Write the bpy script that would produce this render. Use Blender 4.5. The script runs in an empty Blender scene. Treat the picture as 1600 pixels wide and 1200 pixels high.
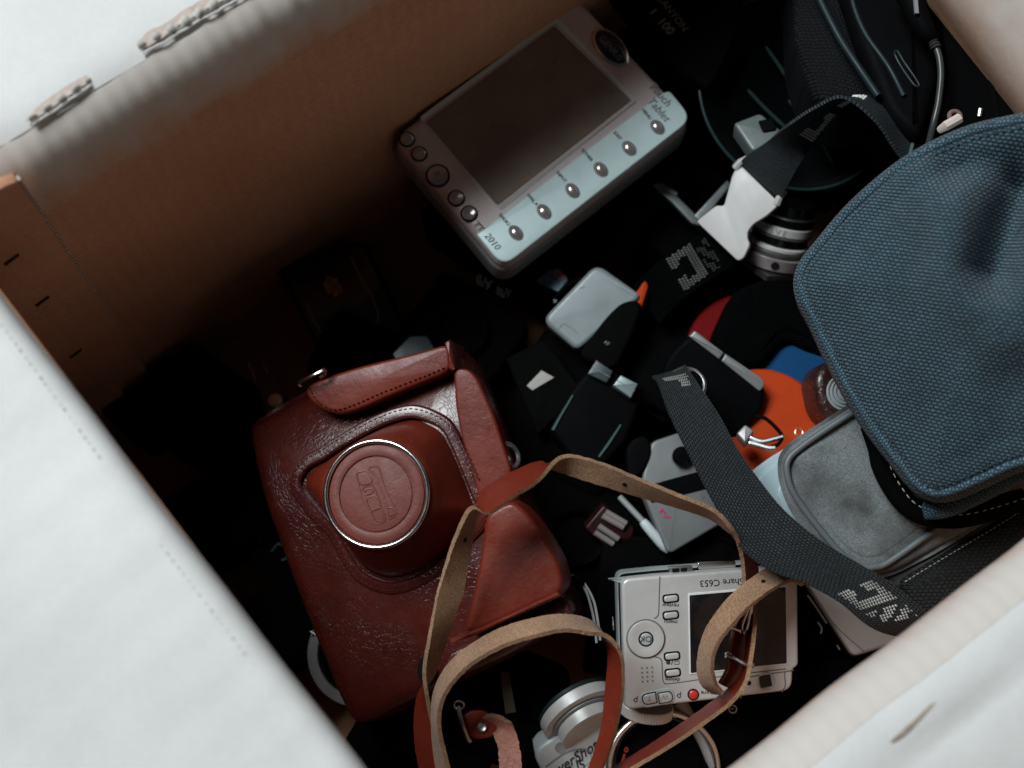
import bpy, bmesh, math, random
from math import sin, cos, pi, radians, sqrt, atan2, hypot, exp
from mathutils import Vector, Matrix

random.seed(7)
SC = bpy.context.scene
COL = SC.collection

# ------------------------------------------------------------------ camera
CAM = Vector((0.0, 0.0, 0.75))
FPX = 2000.0                                   # focal length in pixels of a 1600 px wide picture
_dn = Vector((-100.0, -520.0, -FPX)).normalized()
_Z = -_dn
_X = (Vector((1, 0, 0)) - _Z * _Z.x).normalized()
_Y = _Z.cross(_X)
RCW = Matrix((_X, _Y, _Z))                     # camera axes -> world axes
cam_data = bpy.data.cameras.new('camera')
cam = bpy.data.objects.new('camera', cam_data)
COL.objects.link(cam)
cam.matrix_world = Matrix.Translation(CAM) @ RCW.to_4x4()
cam_data.sensor_width = 36.0
cam_data.lens = 36.0 * FPX / 1600.0
cam_data.clip_start = 0.02
cam_data.clip_end = 50
cam_data.dof.use_dof = True
cam_data.dof.focus_distance = 0.585
cam_data.dof.aperture_fstop = 6.0
SC.camera = cam

# ------------------------------------------------------------------ light
world = bpy.data.worlds.new('World')
SC.world = world
world.use_nodes = True
world.node_tree.nodes['Background'].inputs[0].default_value = (0.75, 0.88, 1.0, 1)
world.node_tree.nodes['Background'].inputs[1].default_value = 0.016


def area(name, loc, target, size, size_y, power, color):
    ld = bpy.data.lights.new(name, 'AREA')
    ld.shape = 'RECTANGLE'
    ld.size = size
    ld.size_y = size_y
    ld.energy = power
    ld.color = color
    o = bpy.data.objects.new(name, ld)
    o.location = loc
    o.rotation_euler = (Vector(target) - Vector(loc)).to_track_quat('-Z', 'Y').to_euler()
    COL.objects.link(o)
    return o


area('window_light', (-1.05, 0.95, 2.10), (0.05, 0.10, 0.2), 1.1, 0.8, 68, (0.90, 0.97, 1.0))
area('room_bounce_light', (1.00, -1.20, 0.98), (-0.03, 0.24, 0.22), 0.9, 0.6, 2.7, (1.0, 0.86, 0.72))
SC.view_settings.view_transform = 'Standard'
SC.view_settings.look = 'None'
SC.view_settings.exposure = 0.0
SC.view_settings.gamma = 1.0
SC.cycles.max_bounces = 8


# ------------------------------------------------------------------ photo pixel -> place
def U(px, py, z):
    d = RCW @ Vector(((px - 800.0) / FPX, (600.0 - py) / FPX, -1.0))
    t = (z - CAM.z) / d.z
    return CAM + d * t


class Frame:
    """A plane in the world: origin, right axis, up axis, normal facing the viewer."""

    def __init__(self, o, x, y):
        self.o = Vector(o)
        self.x = Vector(x).normalized()
        y = Vector(y)
        self.n = self.x.cross(y).normalized()
        self.y = self.n.cross(self.x)
        self.R = Matrix((self.x, self.y, self.n))
        self.M = Matrix.Translation(self.o) @ self.R.transposed().to_4x4()

    def loc(self, px, py, h=0.0):
        d = RCW @ Vector(((px - 800.0) / FPX, (600.0 - py) / FPX, -1.0))
        t = (h - (CAM - self.o).dot(self.n)) / d.dot(self.n)
        return self.R @ (CAM + d * t - self.o)

    def xy(self, px, py, h=0.0):
        v = self.loc(px, py, h)
        return (v.x, v.y)

    def pxm(self, px, py, h=0.0):
        """metres per photo pixel around a spot"""
        return (self.loc(px + 1, py, h) - self.loc(px, py, h)).length

    def poly(self, pts, h=0.0):
        return [self.xy(p[0], p[1], h) for p in pts]


def frame3(p0, z0, p1, z1, p2, z2):
    a, b, c = U(*p0, z0), U(*p1, z1), U(*p2, z2)
    return Frame(a, b - a, c - a)


def flat(px, py, z, tx=0.0, ty=0.0):
    """plane at a spot; tx, ty = slope (degrees) rising to the right / rising away"""
    return Frame(U(px, py, z), (cos(radians(tx)), 0, sin(radians(tx))), (0, cos(radians(ty)), sin(radians(ty))))


# ------------------------------------------------------------------ objects
def link(name, me, mats, parent=None):
    if isinstance(me, bmesh.types.BMesh):
        bm, me = me, bpy.data.meshes.new(name)
        bm.normal_update()
        bm.to_mesh(me)
        bm.free()
    for p in me.polygons:
        p.use_smooth = True
    me.set_sharp_from_angle(angle=radians(38))
    o = bpy.data.objects.new(name, me)
    for m in (mats if isinstance(mats, (list, tuple)) else [mats]):
        me.materials.append(m)
    COL.objects.link(o)
    if parent is not None:
        o.parent = parent
    return o


def thing(name, label, cat, frame=None, group=None):
    o = bpy.data.objects.new(name, None)
    o.empty_display_size = 0.02
    COL.objects.link(o)
    if frame is not None:
        o.matrix_world = frame.M
    o['label'] = label
    o['category'] = cat
    if group:
        o['group'] = group
    return o


def stuff(o):
    o['kind'] = 'stuff'
    return o


# ------------------------------------------------------------------ shapes
def area2(p):
    return sum(p[i][0] * p[(i + 1) % len(p)][1] - p[(i + 1) % len(p)][0] * p[i][1] for i in range(len(p)))


def ccw(p):
    return list(p) if area2(p) > 0 else list(reversed(p))


def round_poly(pts, r, seg=5):
    if area2(pts) < 0:
        pts = list(reversed(pts))
        if isinstance(r, (list, tuple)):
            r = list(reversed(r))
    out = []
    n = len(pts)
    for i in range(n):
        a, b, c = Vector(pts[i - 1]), Vector(pts[i]), Vector(pts[(i + 1) % n])
        rr = r[i] if isinstance(r, (list, tuple)) else r
        l1, l2 = (a - b).length, (c - b).length
        k = min(rr, l1 * 0.49, l2 * 0.49)
        p, q = b + (a - b).normalized() * k, b + (c - b).normalized() * k
        for s in range(seg + 1):
            t = s / seg
            v = p * (1 - t) ** 2 + b * 2 * t * (1 - t) + q * t * t
            out.append((v.x, v.y))
    return out


def offset(poly, d):
    n = len(poly)
    out = []
    for i in range(n):
        a, b, c = Vector(poly[i - 1]), Vector(poly[i]), Vector(poly[(i + 1) % n])
        e1, e2 = (b - a), (c - b)
        if e1.length < 1e-9:
            e1 = e2
        if e2.length < 1e-9:
            e2 = e1
        n1 = Vector((-e1.y, e1.x)).normalized()
        n2 = Vector((-e2.y, e2.x)).normalized()
        m = n1 + n2
        m = m.normalized() if m.length > 1e-6 else n1
        k = d / max(0.5, m.dot(n1))
        v = b + m * k
        out.append((v.x, v.y))
    return out


def add_prism(bm, outline, prof, cap_top=True, cap_bot=True, mi=0):
    """outline swept through rings (inset, z), z rising; the caps are flat"""
    outline = ccw(outline)
    rings = []
    for ins, z in prof:
        pl = offset(outline, ins) if abs(ins) > 1e-9 else outline
        rings.append([bm.verts.new((x, y, z)) for x, y in pl])
    n = len(outline)
    for a, b in zip(rings, rings[1:]):
        for i in range(n):
            j = (i + 1) % n
            f = bm.faces.new((a[i], a[j], b[j], b[i]))
            f.material_index = mi
    if cap_top:
        bm.faces.new(rings[-1]).material_index = mi
    if cap_bot:
        bm.faces.new(list(reversed(rings[0]))).material_index = mi


def slab_prof(h, b, top=0.0, seg=4, bb=None):
    bb = b * 0.5 if bb is None else bb
    pr = [(bb, top - h), (0, top - h + bb)]
    for s in range(seg + 1):
        a = s / seg * pi / 2
        pr.append((b * (1 - cos(a)), top - b + b * sin(a)))
    return pr


def slab(outline, h, b=0.001, top=0.0, seg=4):
    bm = bmesh.new()
    add_prism(bm, outline, slab_prof(h, b, top, seg))
    return bm


def circ(cx, cy, r, n=40, ry=None, a0=0.0):
    ry = r if ry is None else ry
    return [(cx + r * cos(a0 + 2 * pi * i / n), cy + ry * sin(a0 + 2 * pi * i / n)) for i in range(n)]


def rrect(cx, cy, w, h, r, ang=0.0, seg=4):
    p = [(-w / 2, -h / 2), (w / 2, -h / 2), (w / 2, h / 2), (-w / 2, h / 2)]
    p = round_poly(p, r, seg)
    c, s = cos(ang), sin(ang)
    return [(cx + x * c - y * s, cy + x * s + y * c) for x, y in p]


def resample(pts, n, closed=True):
    P = [Vector(p) for p in pts]
    if closed:
        P.append(P[0])
    L = [0.0]
    for a, b in zip(P, P[1:]):
        L.append(L[-1] + (b - a).length)
    out = []
    m = n if closed else n - 1
    j = 0
    for i in range(n):
        t = L[-1] * i / m
        while j < len(L) - 2 and L[j + 1] < t:
            j += 1
        k = (t - L[j]) / max(1e-12, L[j + 1] - L[j])
        out.append(P[j].lerp(P[j + 1], min(1, max(0, k))))
    return out


def crm(pts, n=8, closed=False):
    P = [Vector(p) for p in pts]
    out = []
    m = len(P)
    for i in range(m if closed else m - 1):
        if closed:
            a, b, c, d = P[i - 1], P[i], P[(i + 1) % m], P[(i + 2) % m]
        else:
            b, c = P[i], P[i + 1]
            a = P[i - 1] if i else b * 2 - c
            d = P[i + 2] if i + 2 < m else c * 2 - b
        for s in range(n):
            t = s / n
            out.append(0.5 * ((2 * b) + (c - a) * t + (2 * a - 5 * b + 4 * c - d) * t * t + (3 * b - a - 3 * c + d) * t ** 3))
    if not closed:
        out.append(P[-1])
    return out


def pillow(outline, N=128, side=0.02, r=0.004, dome=0.002, rings=14, disp=None, uvrot=0.0, bulge=0.0, power=2.0, rseg=5):
    """soft padded shape: wall, rounded shoulder, domed top; UV in millimetres"""
    P = [Vector((p.x, p.y)) for p in resample(ccw(outline), N)]
    pl = [(p.x, p.y) for p in P]
    c = sum(P, Vector((0, 0))) / N
    bm = bmesh.new()
    uv = bm.loops.layers.uv.new('UVMap')
    R = []
    pr = [(0.0, -side), (-bulge, -side * 0.5)]
    for s in range(rseg + 1):
        a = s / rseg * pi / 2
        pr.append((r * (1 - cos(a)), -r + r * sin(a)))
    for ins, z in pr:
        q = offset(pl, ins)
        R.append([Vector((x, y, z)) for x, y in q])
    last = [Vector((v.x, v.y)) for v in R[-1]]
    for k in range(1, rings + 1):
        s = 1 - k / rings
        if s < 0.02:
            s = 0.02
        z = dome * (1 - s ** power)
        R.append([Vector((c.x + (v.x - c.x) * s, c.y + (v.y - c.y) * s, z)) for v in last])
    V = []
    for ri, ring in enumerate(R):
        row = []
        for v in ring:
            if disp is not None and ri >= 2:
                v = v + Vector(disp(v))
            row.append(bm.verts.new(v))
        V.append(row)
    for a, b in zip(V, V[1:]):
        for i in range(N):
            j = (i + 1) % N
            bm.faces.new((a[i], a[j], b[j], b[i]))
    bm.faces.new(V[-1])
    cu, su = cos(uvrot), sin(uvrot)
    for f in bm.faces:
        for l in f.loops:
            co = l.vert.co
            x, y = co.x * 1000, co.y * 1000
            l[uv].uv = (x * cu - y * su, x * su + y * cu)
    return bm


def add_lathe(bm, prof, n=48, M=None, mi=0, close=False):
    """prof: (r, z) pairs turned about the local Z axis"""
    rows = []
    for r, z in prof:
        row = []
        for i in range(n):
            a = 2 * pi * i / n
            v = Vector((r * cos(a), r * sin(a), z))
            row.append(bm.verts.new(M @ v if M is not None else v))
        rows.append(row)
    pairs = list(zip(rows, rows[1:]))
    if close:
        pairs.append((rows[-1], rows[0]))
    for a, b in pairs:
        for i in range(n):
            j = (i + 1) % n
            bm.faces.new((a[i], a[j], b[j], b[i])).material_index = mi
    if not close:
        if prof[0][0] > 1e-6:
            bm.faces.new(list(reversed(rows[0]))).material_index = mi
        if prof[-1][0] > 1e-6:
            bm.faces.new(rows[-1]).material_index = mi


def lathe(prof, n=48, M=None, close=False):
    bm = bmesh.new()
    add_lathe(bm, prof, n, M, 0, close)
    return bm


def torus_prof(R, r, z, n=10):
    return [(R + r * cos(2 * pi * i / n), z + r * sin(2 * pi * i / n)) for i in range(n)]


def add_tube(bm, path, r, sides=8, closed=False, caps=True, mi=0):
    P = [Vector(p) for p in path]
    n = len(P)
    up = Vector((0.123, 0.31, 0.94)).normalized()
    rows = []
    prev = None
    for i in range(n):
        if closed:
            t = P[(i + 1) % n] - P[i - 1]
        else:
            t = P[min(n - 1, i + 1)] - P[max(0, i - 1)]
        t = t.normalized() if t.length > 1e-12 else Vector((1, 0, 0))
        if prev is None:
            a = t.cross(up)
            if a.length < 1e-3:
                a = t.cross(Vector((1, 0, 0)))
        else:
            a = prev - t * prev.dot(t)
        a = a.normalized()
        prev = a
        b = t.cross(a)
        rr = r[i] if isinstance(r, (list, tuple)) else r
        rows.append([bm.verts.new(P[i] + (a * cos(2 * pi * k / sides) + b * sin(2 * pi * k / sides)) * rr) for k in range(sides)])
    pairs = list(zip(rows, rows[1:]))
    if closed:
        pairs.append((rows[-1], rows[0]))
    for a, b in pairs:
        for k in range(sides):
            j = (k + 1) % sides
            bm.faces.new((a[k], a[j], b[j], b[k])).material_index = mi
    if caps and not closed:
        bm.faces.new(list(reversed(rows[0]))).material_index = mi
        bm.faces.new(rows[-1]).material_index = mi


def tube(path, r, sides=8, closed=False):
    bm = bmesh.new()
    add_tube(bm, path, r, sides, closed)
    return bm


def add_box(bm, c, ax, ay, az, mi=0):
    c, ax, ay, az = Vector(c), Vector(ax), Vector(ay), Vector(az)
    v = [bm.verts.new(c + ax * i + ay * j + az * k) for i in (-1, 1) for j in (-1, 1) for k in (-1, 1)]
    for q in ((0, 1, 3, 2), (4, 6, 7, 5), (0, 4, 5, 1), (2, 3, 7, 6), (0, 2, 6, 4), (1, 5, 7, 3)):
        bm.faces.new([v[i] for i in q]).material_index = mi


def add_stitch(bm, p, t, n, l=0.0013, w=0.00035, h=0.00025, mi=0):
    """one short raised thread: a six sided lozenge"""
    t = t.normalized()
    n = n.normalized()
    s = n.cross(t)
    q = [p - t * l, p - t * l * 0.55 + s * w, p + t * l * 0.55 + s * w, p + t * l, p + t * l * 0.55 - s * w, p - t * l * 0.55 - s * w]
    top = [bm.verts.new(p + t * l * 0.5 + n * h), bm.verts.new(p - t * l * 0.5 + n * h)]
    v = [bm.verts.new(x - n * 0.0001) for x in q]
    for f in ((v[0], v[1], top[1]), (v[1], v[2], top[0], top[1]), (v[2], v[3], top[0]), (v[3], v[4], top[0]), (v[4], v[5], top[1], top[0]), (v[5], v[0], top[1])):
        bm.faces.new(f).material_index = mi


def stitches(path, normal, step=0.0026, l=0.00105, w=0.0003, h=0.00025):
    bm = bmesh.new()
    L = 0.0
    P = [Vector(p) for p in path]
    for a, b in zip(P, P[1:]):
        d = (b - a).length
        while L < d:
            add_stitch(bm, a.lerp(b, L / d), b - a, Vector(normal), l, w, h)
            L += step * random.uniform(0.92, 1.08)
        L -= d
    return bm


class Ribbon:
    """A strap from pairs of edge spots (ax, ay, bx, by, height, which edge is higher)"""

    def __init__(self, ctl, width, n=8):
        A, B = [], []
        for c in ctl:
            ax, ay, bx, by, z, s = c[:6]
            w = c[6] if len(c) > 6 else width
            a, b = U(ax, ay, z), U(bx, by, z)
            p = (a - b).length
            dz = sqrt(max(0.0, w * w - p * p)) if s else 0.0
            A.append(U(ax, ay, z + s * dz / 2))
            B.append(U(bx, by, z - s * dz / 2))
        self.A, self.B = crm(A, n), crm(B, n)
        self.w = width
        C = [(a + b) / 2 for a, b in zip(self.A, self.B)]
        self.C = C
        self.S = [0.0]
        for a, b in zip(C, C[1:]):
            self.S.append(self.S[-1] + (b - a).length)
        self.N = []
        for i in range(len(C)):
            t = C[min(len(C) - 1, i + 1)] - C[max(0, i - 1)]
            nn = (self.B[i] - self.A[i]).cross(t)
            self.N.append(nn.normalized() if nn.length > 1e-12 else Vector((0, 0, 1)))
        for _ in range(2):
            self.N = [(self.N[max(0, i - 1)] + self.N[i] * 2 + self.N[min(len(C) - 1, i + 1)]).normalized() for i in range(len(C))]

    def at(self, s, v):
        """a spot on the strap: s metres along, v from 0 (edge a) to 1 (edge b)"""
        i = 0
        while i < len(self.S) - 2 and self.S[i + 1] < s:
            i += 1
        k = min(1, max(0, (s - self.S[i]) / max(1e-9, self.S[i + 1] - self.S[i])))
        a, b = self.A[i].lerp(self.A[i + 1], k), self.B[i].lerp(self.B[i + 1], k)
        n = self.N[i].lerp(self.N[i + 1], k).normalized()
        t = (self.C[i + 1] - self.C[i]).normalized()
        return a.lerp(b, v), n, t, (b - a).normalized()

    def mesh(self, th, K=4, jit=0.0, curl=0.0, inv=None):
        bm = bmesh.new()
        uv = bm.loops.layers.uv.new('UVMap')
        F, G = [], []
        for i in range(len(self.C)):
            f, g = [], []
            ja, jb = random.uniform(-jit, jit), random.uniform(-jit, jit)
            for k in range(K + 1):
                t = k / K
                p = self.A[i].lerp(self.B[i], t)
                if jit and k == 0:
                    p = p + (self.A[i] - self.B[i]).normalized() * ja
                if jit and k == K:
                    p = p + (self.B[i] - self.A[i]).normalized() * jb
                p = p - self.N[i] * curl * (2 * t - 1) ** 2
                f.append((p + self.N[i] * th / 2, self.S[i], t))
                g.append((p - self.N[i] * th / 2, self.S[i], t))
            F.append(f)
            G.append(g)
        if inv is not None:
            F = [[(inv @ p, s, t) for p, s, t in r] for r in F]
            G = [[(inv @ p, s, t) for p, s, t in r] for r in G]
        VF = [[bm.verts.new(p) for p, s, t in r] for r in F]
        VG = [[bm.verts.new(p) for p, s, t in r] for r in G]
        UVd = {}
        for V, S in ((VF, F), (VG, G)):
            for r, q in zip(V, S):
                for v, (p, s, t) in zip(r, q):
                    UVd[v] = (s * 1000, t * self.w * 1000)
        m = len(VF)
        for i in range(m - 1):
            for k in range(K):
                bm.faces.new((VF[i][k], VF[i][k + 1], VF[i + 1][k + 1], VF[i + 1][k])).material_index = 0
                bm.faces.new((VG[i][k], VG[i + 1][k], VG[i + 1][k + 1], VG[i][k + 1])).material_index = 1
            bm.faces.new((VF[i][0], VF[i + 1][0], VG[i + 1][0], VG[i][0])).material_index = 2
            bm.faces.new((VF[i][K], VG[i][K], VG[i + 1][K], VF[i + 1][K])).material_index = 2
        bm.faces.new([VF[0][k] for k in range(K, -1, -1)] + [VG[0][k] for k in range(K + 1)]).material_index = 2
        bm.faces.new([VF[-1][k] for k in range(K + 1)] + [VG[-1][k] for k in range(K, -1, -1)]).material_index = 2
        for f in bm.faces:
            for l in f.loops:
                l[uv].uv = UVd[l.vert]
        return bm

    def cells(self, cells, s0, v0, cs, cv, lift=0.0007, inv=None, back=False):
        """woven letters: one raised thread for each cell (i along, j across)"""
        bm = bmesh.new()
        for i, j in cells:
            for sub in (0,):
                s = s0 + i * cs
                v = v0 + (j + 0.5 * (i % 2)) * cv
                if not 0.01 < v < 0.99 or s < 0 or s > self.S[-1]:
                    continue
                p, n, t, a = self.at(s, v)
                if n.dot(CAM - p) < 0:
                    n = -n
                p = p + n * lift
                if inv is not None:
                    p = inv @ p
                    n = inv.to_3x3() @ n
                    t = inv.to_3x3() @ t
                add_stitch(bm, p, t, n, cs * 0.46, cs * 0.215, 0.0006)
        return bm


# ------------------------------------------------------------------ materials
def new_mat(name):
    m = bpy.data.materials.new(name)
    m.use_nodes = True
    return m, m.node_tree.nodes, m.node_tree.links, m.node_tree.nodes['Principled BSDF']


def rgb(c):
    return (c[0], c[1], c[2], 1.0)


def mapped(nt, links, kind='Object', scale=(1, 1, 1), rot=(0, 0, 0)):
    tc = nt.new('ShaderNodeTexCoord')
    mp = nt.new('ShaderNodeMapping')
    mp.inputs['Scale'].default_value = scale
    mp.inputs['Rotation'].default_value = rot
    links.new(tc.outputs[kind], mp.inputs['Vector'])
    return mp.outputs['Vector']


def noise(nt, links, vec, scale, detail=4, rough=0.55):
    n = nt.new('ShaderNodeTexNoise')
    n.inputs['Scale'].default_value = scale
    n.inputs['Detail'].default_value = detail
    n.inputs['Roughness'].default_value = rough
    links.new(vec, n.inputs['Vector'])
    return n.outputs['Fac']


def ramp(nt, links, fac, stops):
    r = nt.new('ShaderNodeValToRGB')
    e = r.color_ramp.elements
    e[0].position, e[0].color = stops[0][0], rgb(stops[0][1])
    e[1].position, e[1].color = stops[-1][0], rgb(stops[-1][1])
    for p, c in stops[1:-1]:
        k = e.new(p)
        k.color = rgb(c)
    links.new(fac, r.inputs['Fac'])
    return r.outputs['Color']


def mul(nt, links, a, b, op='MULTIPLY'):
    m = nt.new('ShaderNodeMath')
    m.operation = op
    for i, x in enumerate((a, b)):
        if isinstance(x, (int, float)):
            m.inputs[i].default_value = x
        else:
            links.new(x, m.inputs[i])
    return m.outputs[0]


def mixc(nt, links, fac, a, b, mode='MIX'):
    m = nt.new('ShaderNodeMix')
    m.data_type = 'RGBA'
    m.blend_type = mode
    for s, x in (('Factor', fac), ('A', a), ('B', b)):
        sock = [i for i in m.inputs if i.name == s and i.type == ('VALUE' if s == 'Factor' else 'RGBA')][0]
        if isinstance(x, (int, float)):
            sock.default_value = x
        elif isinstance(x, tuple):
            sock.default_value = rgb(x)
        else:
            links.new(x, sock)
    return [o for o in m.outputs if o.type == 'RGBA'][0]


def bump(nt, links, bsdf, h, strength=0.3, dist=0.0005, prev=None):
    b = nt.new('ShaderNodeBump')
    b.inputs['Strength'].default_value = strength
    b.inputs['Distance'].default_value = dist
    links.new(h, b.inputs['Height'])
    if prev is not None:
        links.new(prev, b.inputs['Normal'])
    if bsdf is not None:
        links.new(b.outputs['Normal'], bsdf.inputs['Normal'])
    return b.outputs['Normal']


def plain(name, col, rough=0.45, metal=0.0, var=0.12, nscale=60, bstr=0.08, bscale=900, spec=0.5, dust=0.0, coat=0.0):
    """painted, moulded or metal surface with a little wear, grain and smudge"""
    m, nt, lk, b = new_mat(name)
    v = mapped(nt, lk)
    f = noise(nt, lk, v, nscale, 5, 0.6)
    lo = tuple(max(0, c * (1 - var)) for c in col)
    hi = tuple(min(1, c * (1 + var)) for c in col)
    c = ramp(nt, lk, f, [(0.3, lo), (0.7, hi)])
    if dust:
        g = noise(nt, lk, v, 700, 2, 0.7)
        c = mixc(nt, lk, ramp(nt, lk, g, [(0.68, (0, 0, 0)), (0.8, (dust, dust, dust))]), c, (0.35, 0.34, 0.33))
    lk.new(c, b.inputs['Base Color'])
    b.inputs['Metallic'].default_value = metal
    b.inputs['Specular IOR Level'].default_value = spec
    b.inputs['Coat Weight'].default_value = coat
    r = ramp(nt, lk, noise(nt, lk, v, nscale * 2.3, 6, 0.65), [(0.3, (rough * 0.8,) * 3), (0.75, (min(1, rough * 1.25),) * 3)])
    lk.new(r, b.inputs['Roughness'])
    if bstr:
        bump(nt, lk, b, noise(nt, lk, v, bscale, 3), bstr, 0.0003)
    return m


def weave(name, col, dark, cw, ch, rough=0.7, bstr=0.9, dist=0.0006, var=0.25, spec=0.3, mortar=0.16, fuzz=0.2, sheen=0.0):
    """woven threads laid out in the cloth's own UV (millimetres)"""
    m, nt, lk, b = new_mat(name)
    uv = mapped(nt, lk, 'UV')
    nz = nt.new('ShaderNodeTexNoise')
    nz.inputs['Scale'].default_value = 0.12
    nz.inputs['Detail'].default_value = 4
    lk.new(uv, nz.inputs['Vector'])
    mx = nt.new('ShaderNodeVectorMath')
    mx.operation = 'MULTIPLY_ADD'
    lk.new(nz.outputs['Color'], mx.inputs[0])
    mx.inputs[1].default_value = (1.2, 1.2, 0)
    lk.new(uv, mx.inputs[2])
    br = nt.new('ShaderNodeTexBrick')
    br.offset = 0.5
    br.inputs['Scale'].default_value = 1.0
    br.inputs['Brick Width'].default_value = cw
    br.inputs['Row Height'].default_value = ch
    br.inputs['Mortar Size'].default_value = mortar * min(cw, ch) * 2
    br.inputs['Mortar Smooth'].default_value = 1.0
    br.inputs['Color1'].default_value = rgb(tuple(c * (1 - var) for c in col))
    br.inputs['Color2'].default_value = rgb(tuple(min(1, c * (1 + var)) for c in col))
    br.inputs['Mortar'].default_value = rgb(dark)
    lk.new(mx.outputs[0], br.inputs['Vector'])
    f = noise(nt, lk, uv, 0.06, 5, 0.6)
    c = mixc(nt, lk, 1.0, br.outputs['Color'], ramp(nt, lk, f, [(0.25, (0.72,) * 3), (0.75, (1.15,) * 3)]), 'MULTIPLY')
    fz = noise(nt, lk, uv, 2.2, 3, 0.7)
    c = mixc(nt, lk, 1.0, c, ramp(nt, lk, fz, [(0.25, (1 - fuzz,) * 3), (0.75, (1 + fuzz,) * 3)]), 'MULTIPLY')
    lk.new(c, b.inputs['Base Color'])
    b.inputs['Roughness'].default_value = rough
    b.inputs['Specular IOR Level'].default_value = spec
    b.inputs['Sheen Weight'].default_value = sheen
    h = mul(nt, lk, mul(nt, lk, 1.0, br.outputs['Fac'], 'SUBTRACT'), mul(nt, lk, fz, 0.3, 'ADD'))
    bump(nt, lk, b, h, bstr, dist)
    return m


def leather(name, c1, c2, rough=0.32, crack=0.5, stretch=(1, 1, 1), grain=0.25, spec=0.5, coat=0.25, scuff=0.35, vs=130):
    m, nt, lk, b = new_mat(name)
    v = mapped(nt, lk, 'Object', stretch)
    v0 = mapped(nt, lk)
    n1 = noise(nt, lk, v0, 22, 5, 0.6)
    c = ramp(nt, lk, n1, [(0.3, c1), (0.7, c2)])
    wob = nt.new('ShaderNodeVectorMath')
    wob.operation = 'MULTIPLY_ADD'
    nn = nt.new('ShaderNodeTexNoise')
    nn.inputs['Scale'].default_value = 90
    nn.inputs['Detail'].default_value = 4
    lk.new(v0, nn.inputs['Vector'])
    lk.new(nn.outputs['Color'], wob.inputs[0])
    wob.inputs[1].default_value = (0.012, 0.012, 0.012)
    lk.new(v, wob.inputs[2])
    vo = nt.new('ShaderNodeTexVoronoi')
    vo.feature = 'DISTANCE_TO_EDGE'
    vo.inputs['Scale'].default_value = vs
    lk.new(wob.outputs[0], vo.inputs['Vector'])
    edge = ramp(nt, lk, vo.outputs['Distance'], [(0.0, (0, 0, 0)), (0.10, (1, 1, 1))])
    patch = ramp(nt, lk, noise(nt, lk, v0, 30, 3, 0.5), [(0.38, (0.1,) * 3), (0.6, (1,) * 3)])
    dk = mixc(nt, lk, patch, (1, 1, 1), edge)
    c = mixc(nt, lk, crack, c, mixc(nt, lk, 1.0, c, dk, 'MULTIPLY'))
    # pale scuffs and dust caught in the creases
    sc = noise(nt, lk, mapped(nt, lk, 'Object', (stretch[0] * 0.6, stretch[1] * 2.6, 1)), 260, 4, 0.75)
    sm = mul(nt, lk, ramp(nt, lk, sc, [(0.60, (0, 0, 0)), (0.76, (scuff,) * 3)]), patch)
    c = mixc(nt, lk, sm, c, (0.42, 0.27, 0.22))
    lk.new(c, b.inputs['Base Color'])
    r = ramp(nt, lk, noise(nt, lk, v0, 55, 6, 0.65), [(0.3, (rough * 0.75,) * 3), (0.75, (min(1, rough * 1.5),) * 3)])
    lk.new(r, b.inputs['Roughness'])
    b.inputs['Specular IOR Level'].default_value = spec
    b.inputs['Coat Weight'].default_value = coat
    b.inputs['Coat Roughness'].default_value = 0.3
    p = bump(nt, lk, None, dk, 0.5 * crack, 0.0006)
    p = bump(nt, lk, None, noise(nt, lk, v0, 420, 4, 0.6), grain, 0.0005, p)
    bump(nt, lk, b, noise(nt, lk, v0, 45, 3, 0.5), 0.25, 0.002, p)
    return m


def suede(name, c1, c2):
    m, nt, lk, b = new_mat(name)
    v = mapped(nt, lk)
    f = noise(nt, lk, v, 1300, 4, 0.8)
    g = noise(nt, lk, v, 45, 4, 0.6)
    c = mixc(nt, lk, 1.0, ramp(nt, lk, f, [(0.32, c1), (0.68, c2)]), ramp(nt, lk, g, [(0.3, (0.62,) * 3), (0.72, (1.15,) * 3)]), 'MULTIPLY')
    lk.new(c, b.inputs['Base Color'])
    b.inputs['Roughness'].default_value = 0.95
    b.inputs['Specular IOR Level'].default_value = 0.15
    b.inputs['Sheen Weight'].default_value = 0.15
    bump(nt, lk, b, f, 0.9, 0.0006)
    return m


def felt(name, c1, c2, stain):
    m, nt, lk, b = new_mat(name)
    v = mapped(nt, lk)
    f = noise(nt, lk, v, 1500, 3, 0.8)
    c = ramp(nt, lk, f, [(0.3, c1), (0.7, c2)])
    s = noise(nt, lk, v, 30, 5, 0.6)
    c = mixc(nt, lk, ramp(nt, lk, s, [(0.44, (0, 0, 0)), (0.62, (0.8,) * 3)]), c, stain)
    lk.new(c, b.inputs['Base Color'])
    b.inputs['Roughness'].default_value = 0.95
    b.inputs['Specular IOR Level'].default_value = 0.15
    b.inputs['Sheen Weight'].default_value = 0.3
    bump(nt, lk, b, f, 0.8, 0.0004)
    return m


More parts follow.
